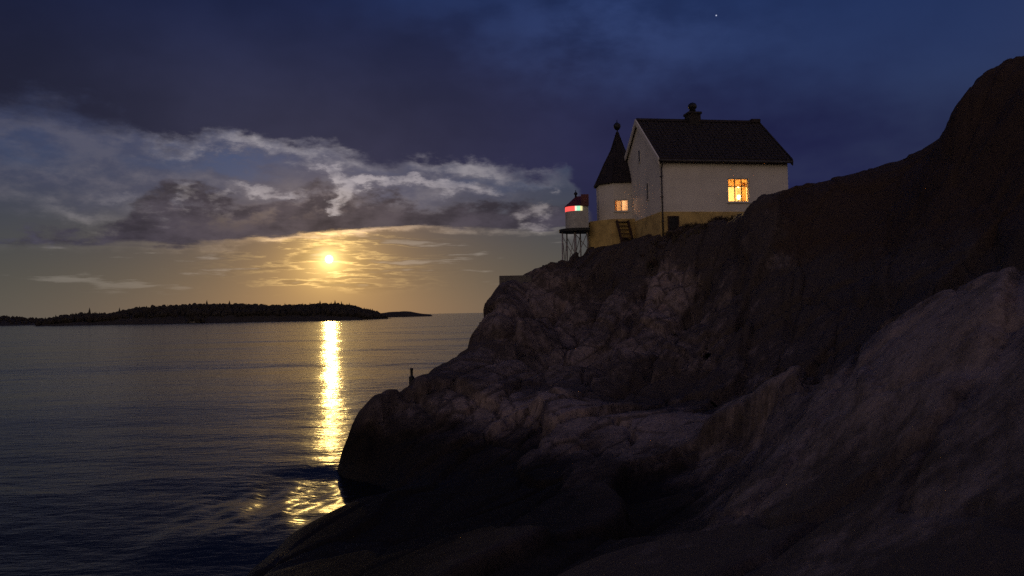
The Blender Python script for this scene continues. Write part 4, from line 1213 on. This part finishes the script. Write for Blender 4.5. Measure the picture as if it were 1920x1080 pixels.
# legs down to the rock, with cross bracing
foot = []
for lx, ly in ((-0.78, -0.30), (-0.05, -0.62), (0.36, 0.50), (-0.45, 0.60), (0.70, -0.35)):
    fx, fy = lx * 1.06, ly * 1.10
    gz_ = float(ground_z(bp.x + fx, bp.y + fy)) - bp.z - 0.25
    foot.append((Vector((lx, ly, -0.12)), Vector((fx, fy, gz_))))
    MB().tube((lx, ly, -0.12), (fx, fy, gz_), 0.045 if lx != -0.05 else 0.075, n=8).build('leg', pale_iron, beacon, True)
for i, j in ((0, 1), (1, 0), (1, 4), (4, 1), (0, 3), (3, 0), (3, 2), (2, 3)):
    a_, b_ = foot[i], foot[j]
    top = a_[0].lerp(a_[1], 0.06); lo = b_[0].lerp(b_[1], 0.80)
    off = Vector((0, 0.012 if i < j else -0.012, 0))
    MB().tube(top + off, lo + off, 0.022, n=6).build('brace', pale_iron, beacon)

# ------------------------------------------------------------------ mooring post on the point
mp = at(772, 713, 28.0)
mz = float(ground_z(mp.x, mp.y))
post = tag(empty('mooring_post', (mp.x, mp.y, mz)), 'short dark iron mooring post standing alone on the low rocky point', 'post')
ph = max(at(772, 690, 28.0).z - mz, 0.3)
MB().lathe([(0.075, -0.3), (0.065, 0.02), (0.05, 0.06), (0.048, ph * 0.72), (0.06, ph * 0.80), (0.062, ph * 0.93), (0.045, ph)], 12).build('shaft', iron, post, True)
MB().lathe([(0.10, -0.25), (0.10, 0.03), (0.07, 0.05)], 12).build('foot_plate', iron, post)

# ------------------------------------------------------------------ concrete parapet at the cliff edge
wp = at(936, 517, 39.5); wq = at(978, 517, 39.9)
par = tag(empty('concrete_parapet', (wp.x, wp.y, wp.z)), 'short grey concrete wall with a square end at the cliff edge', 'wall')
bevel(MB().box(0, wq.x - wp.x + 0.5, 0, 0.45, -1.6, 0).build('wall_block', concrete, par), 0.02)

# ------------------------------------------------------------------ low growth round the house and on the hill
heather_mat = material('heather', (0.070, 0.042, 0.030), 0.95, vary=0.5, scale=1.2)
grass_mat = material('dry_grass', (0.10, 0.075, 0.040), 0.95, vary=0.4, scale=0.8)
def tuft(mb_, x, y, z, h, n, rng, spread):
    for _ in range(n):
        a_ = rng.uniform(0, 6.2832); r_ = spread * rng.random() ** 0.5
        bx_, by_ = x + r_ * math.cos(a_), y + r_ * math.sin(a_)
        hh = h * rng.uniform(0.5, 1.15); w_ = rng.uniform(0.008, 0.02)
        lx, ly = rng.gauss(0, 0.35) * hh, rng.gauss(0, 0.35) * hh
        ca, sa = math.cos(a_ + 1.5), math.sin(a_ + 1.5)
        mb_.add([(bx_ - w_ * ca, by_ - w_ * sa, z - 0.05), (bx_ + w_ * ca, by_ + w_ * sa, z - 0.05), (bx_ + lx * 0.5 + w_ * ca, by_ + ly * 0.5 + w_ * sa, z + hh * 0.6), (bx_ + lx, by_ + ly, z + hh), (bx_ + lx * 0.5 - w_ * ca, by_ + ly * 0.5 - w_ * sa, z + hh * 0.6)], [(0, 1, 2, 4), (4, 2, 3)])
rng = random.Random(77)
spots = []
for _ in range(260):                      # along the foot of the walls
    t = rng.random()
    p = HM @ Vector((rng.uniform(-1.2, 7.2), -rng.uniform(0.15, 1.5), 0))
    spots.append((p.x, p.y, rng.uniform(0.08, 0.26)))
for _ in range(0):                     # over the hill
    d_ = rng.uniform(19, 36); px_ = rng.uniform(1380, 1960)
    spots.append(((px_ - 960) / FPX * d_, d_, rng.uniform(0.06, 0.20)))
zs_ = ground_z([q[0] for q in spots], [q[1] for q in spots])
hb, gb = MB(), MB()
for (x, y, h), z in zip(spots, zs_):
    if z < 5.5:
        continue
    if rng.random() < 0.6:
        tuft(hb, x, y, float(z), h, 12, rng, 0.16)
    else:
        tuft(gb, x, y, float(z), h * 1.25, 9, rng, 0.09)
tag(hb.build('heather', heather_mat), 'low brown heather on the hill and round the house', kind='stuff')
tag(gb.build('grass', grass_mat), 'dry grass tufts on the hill and round the house', kind='stuff')
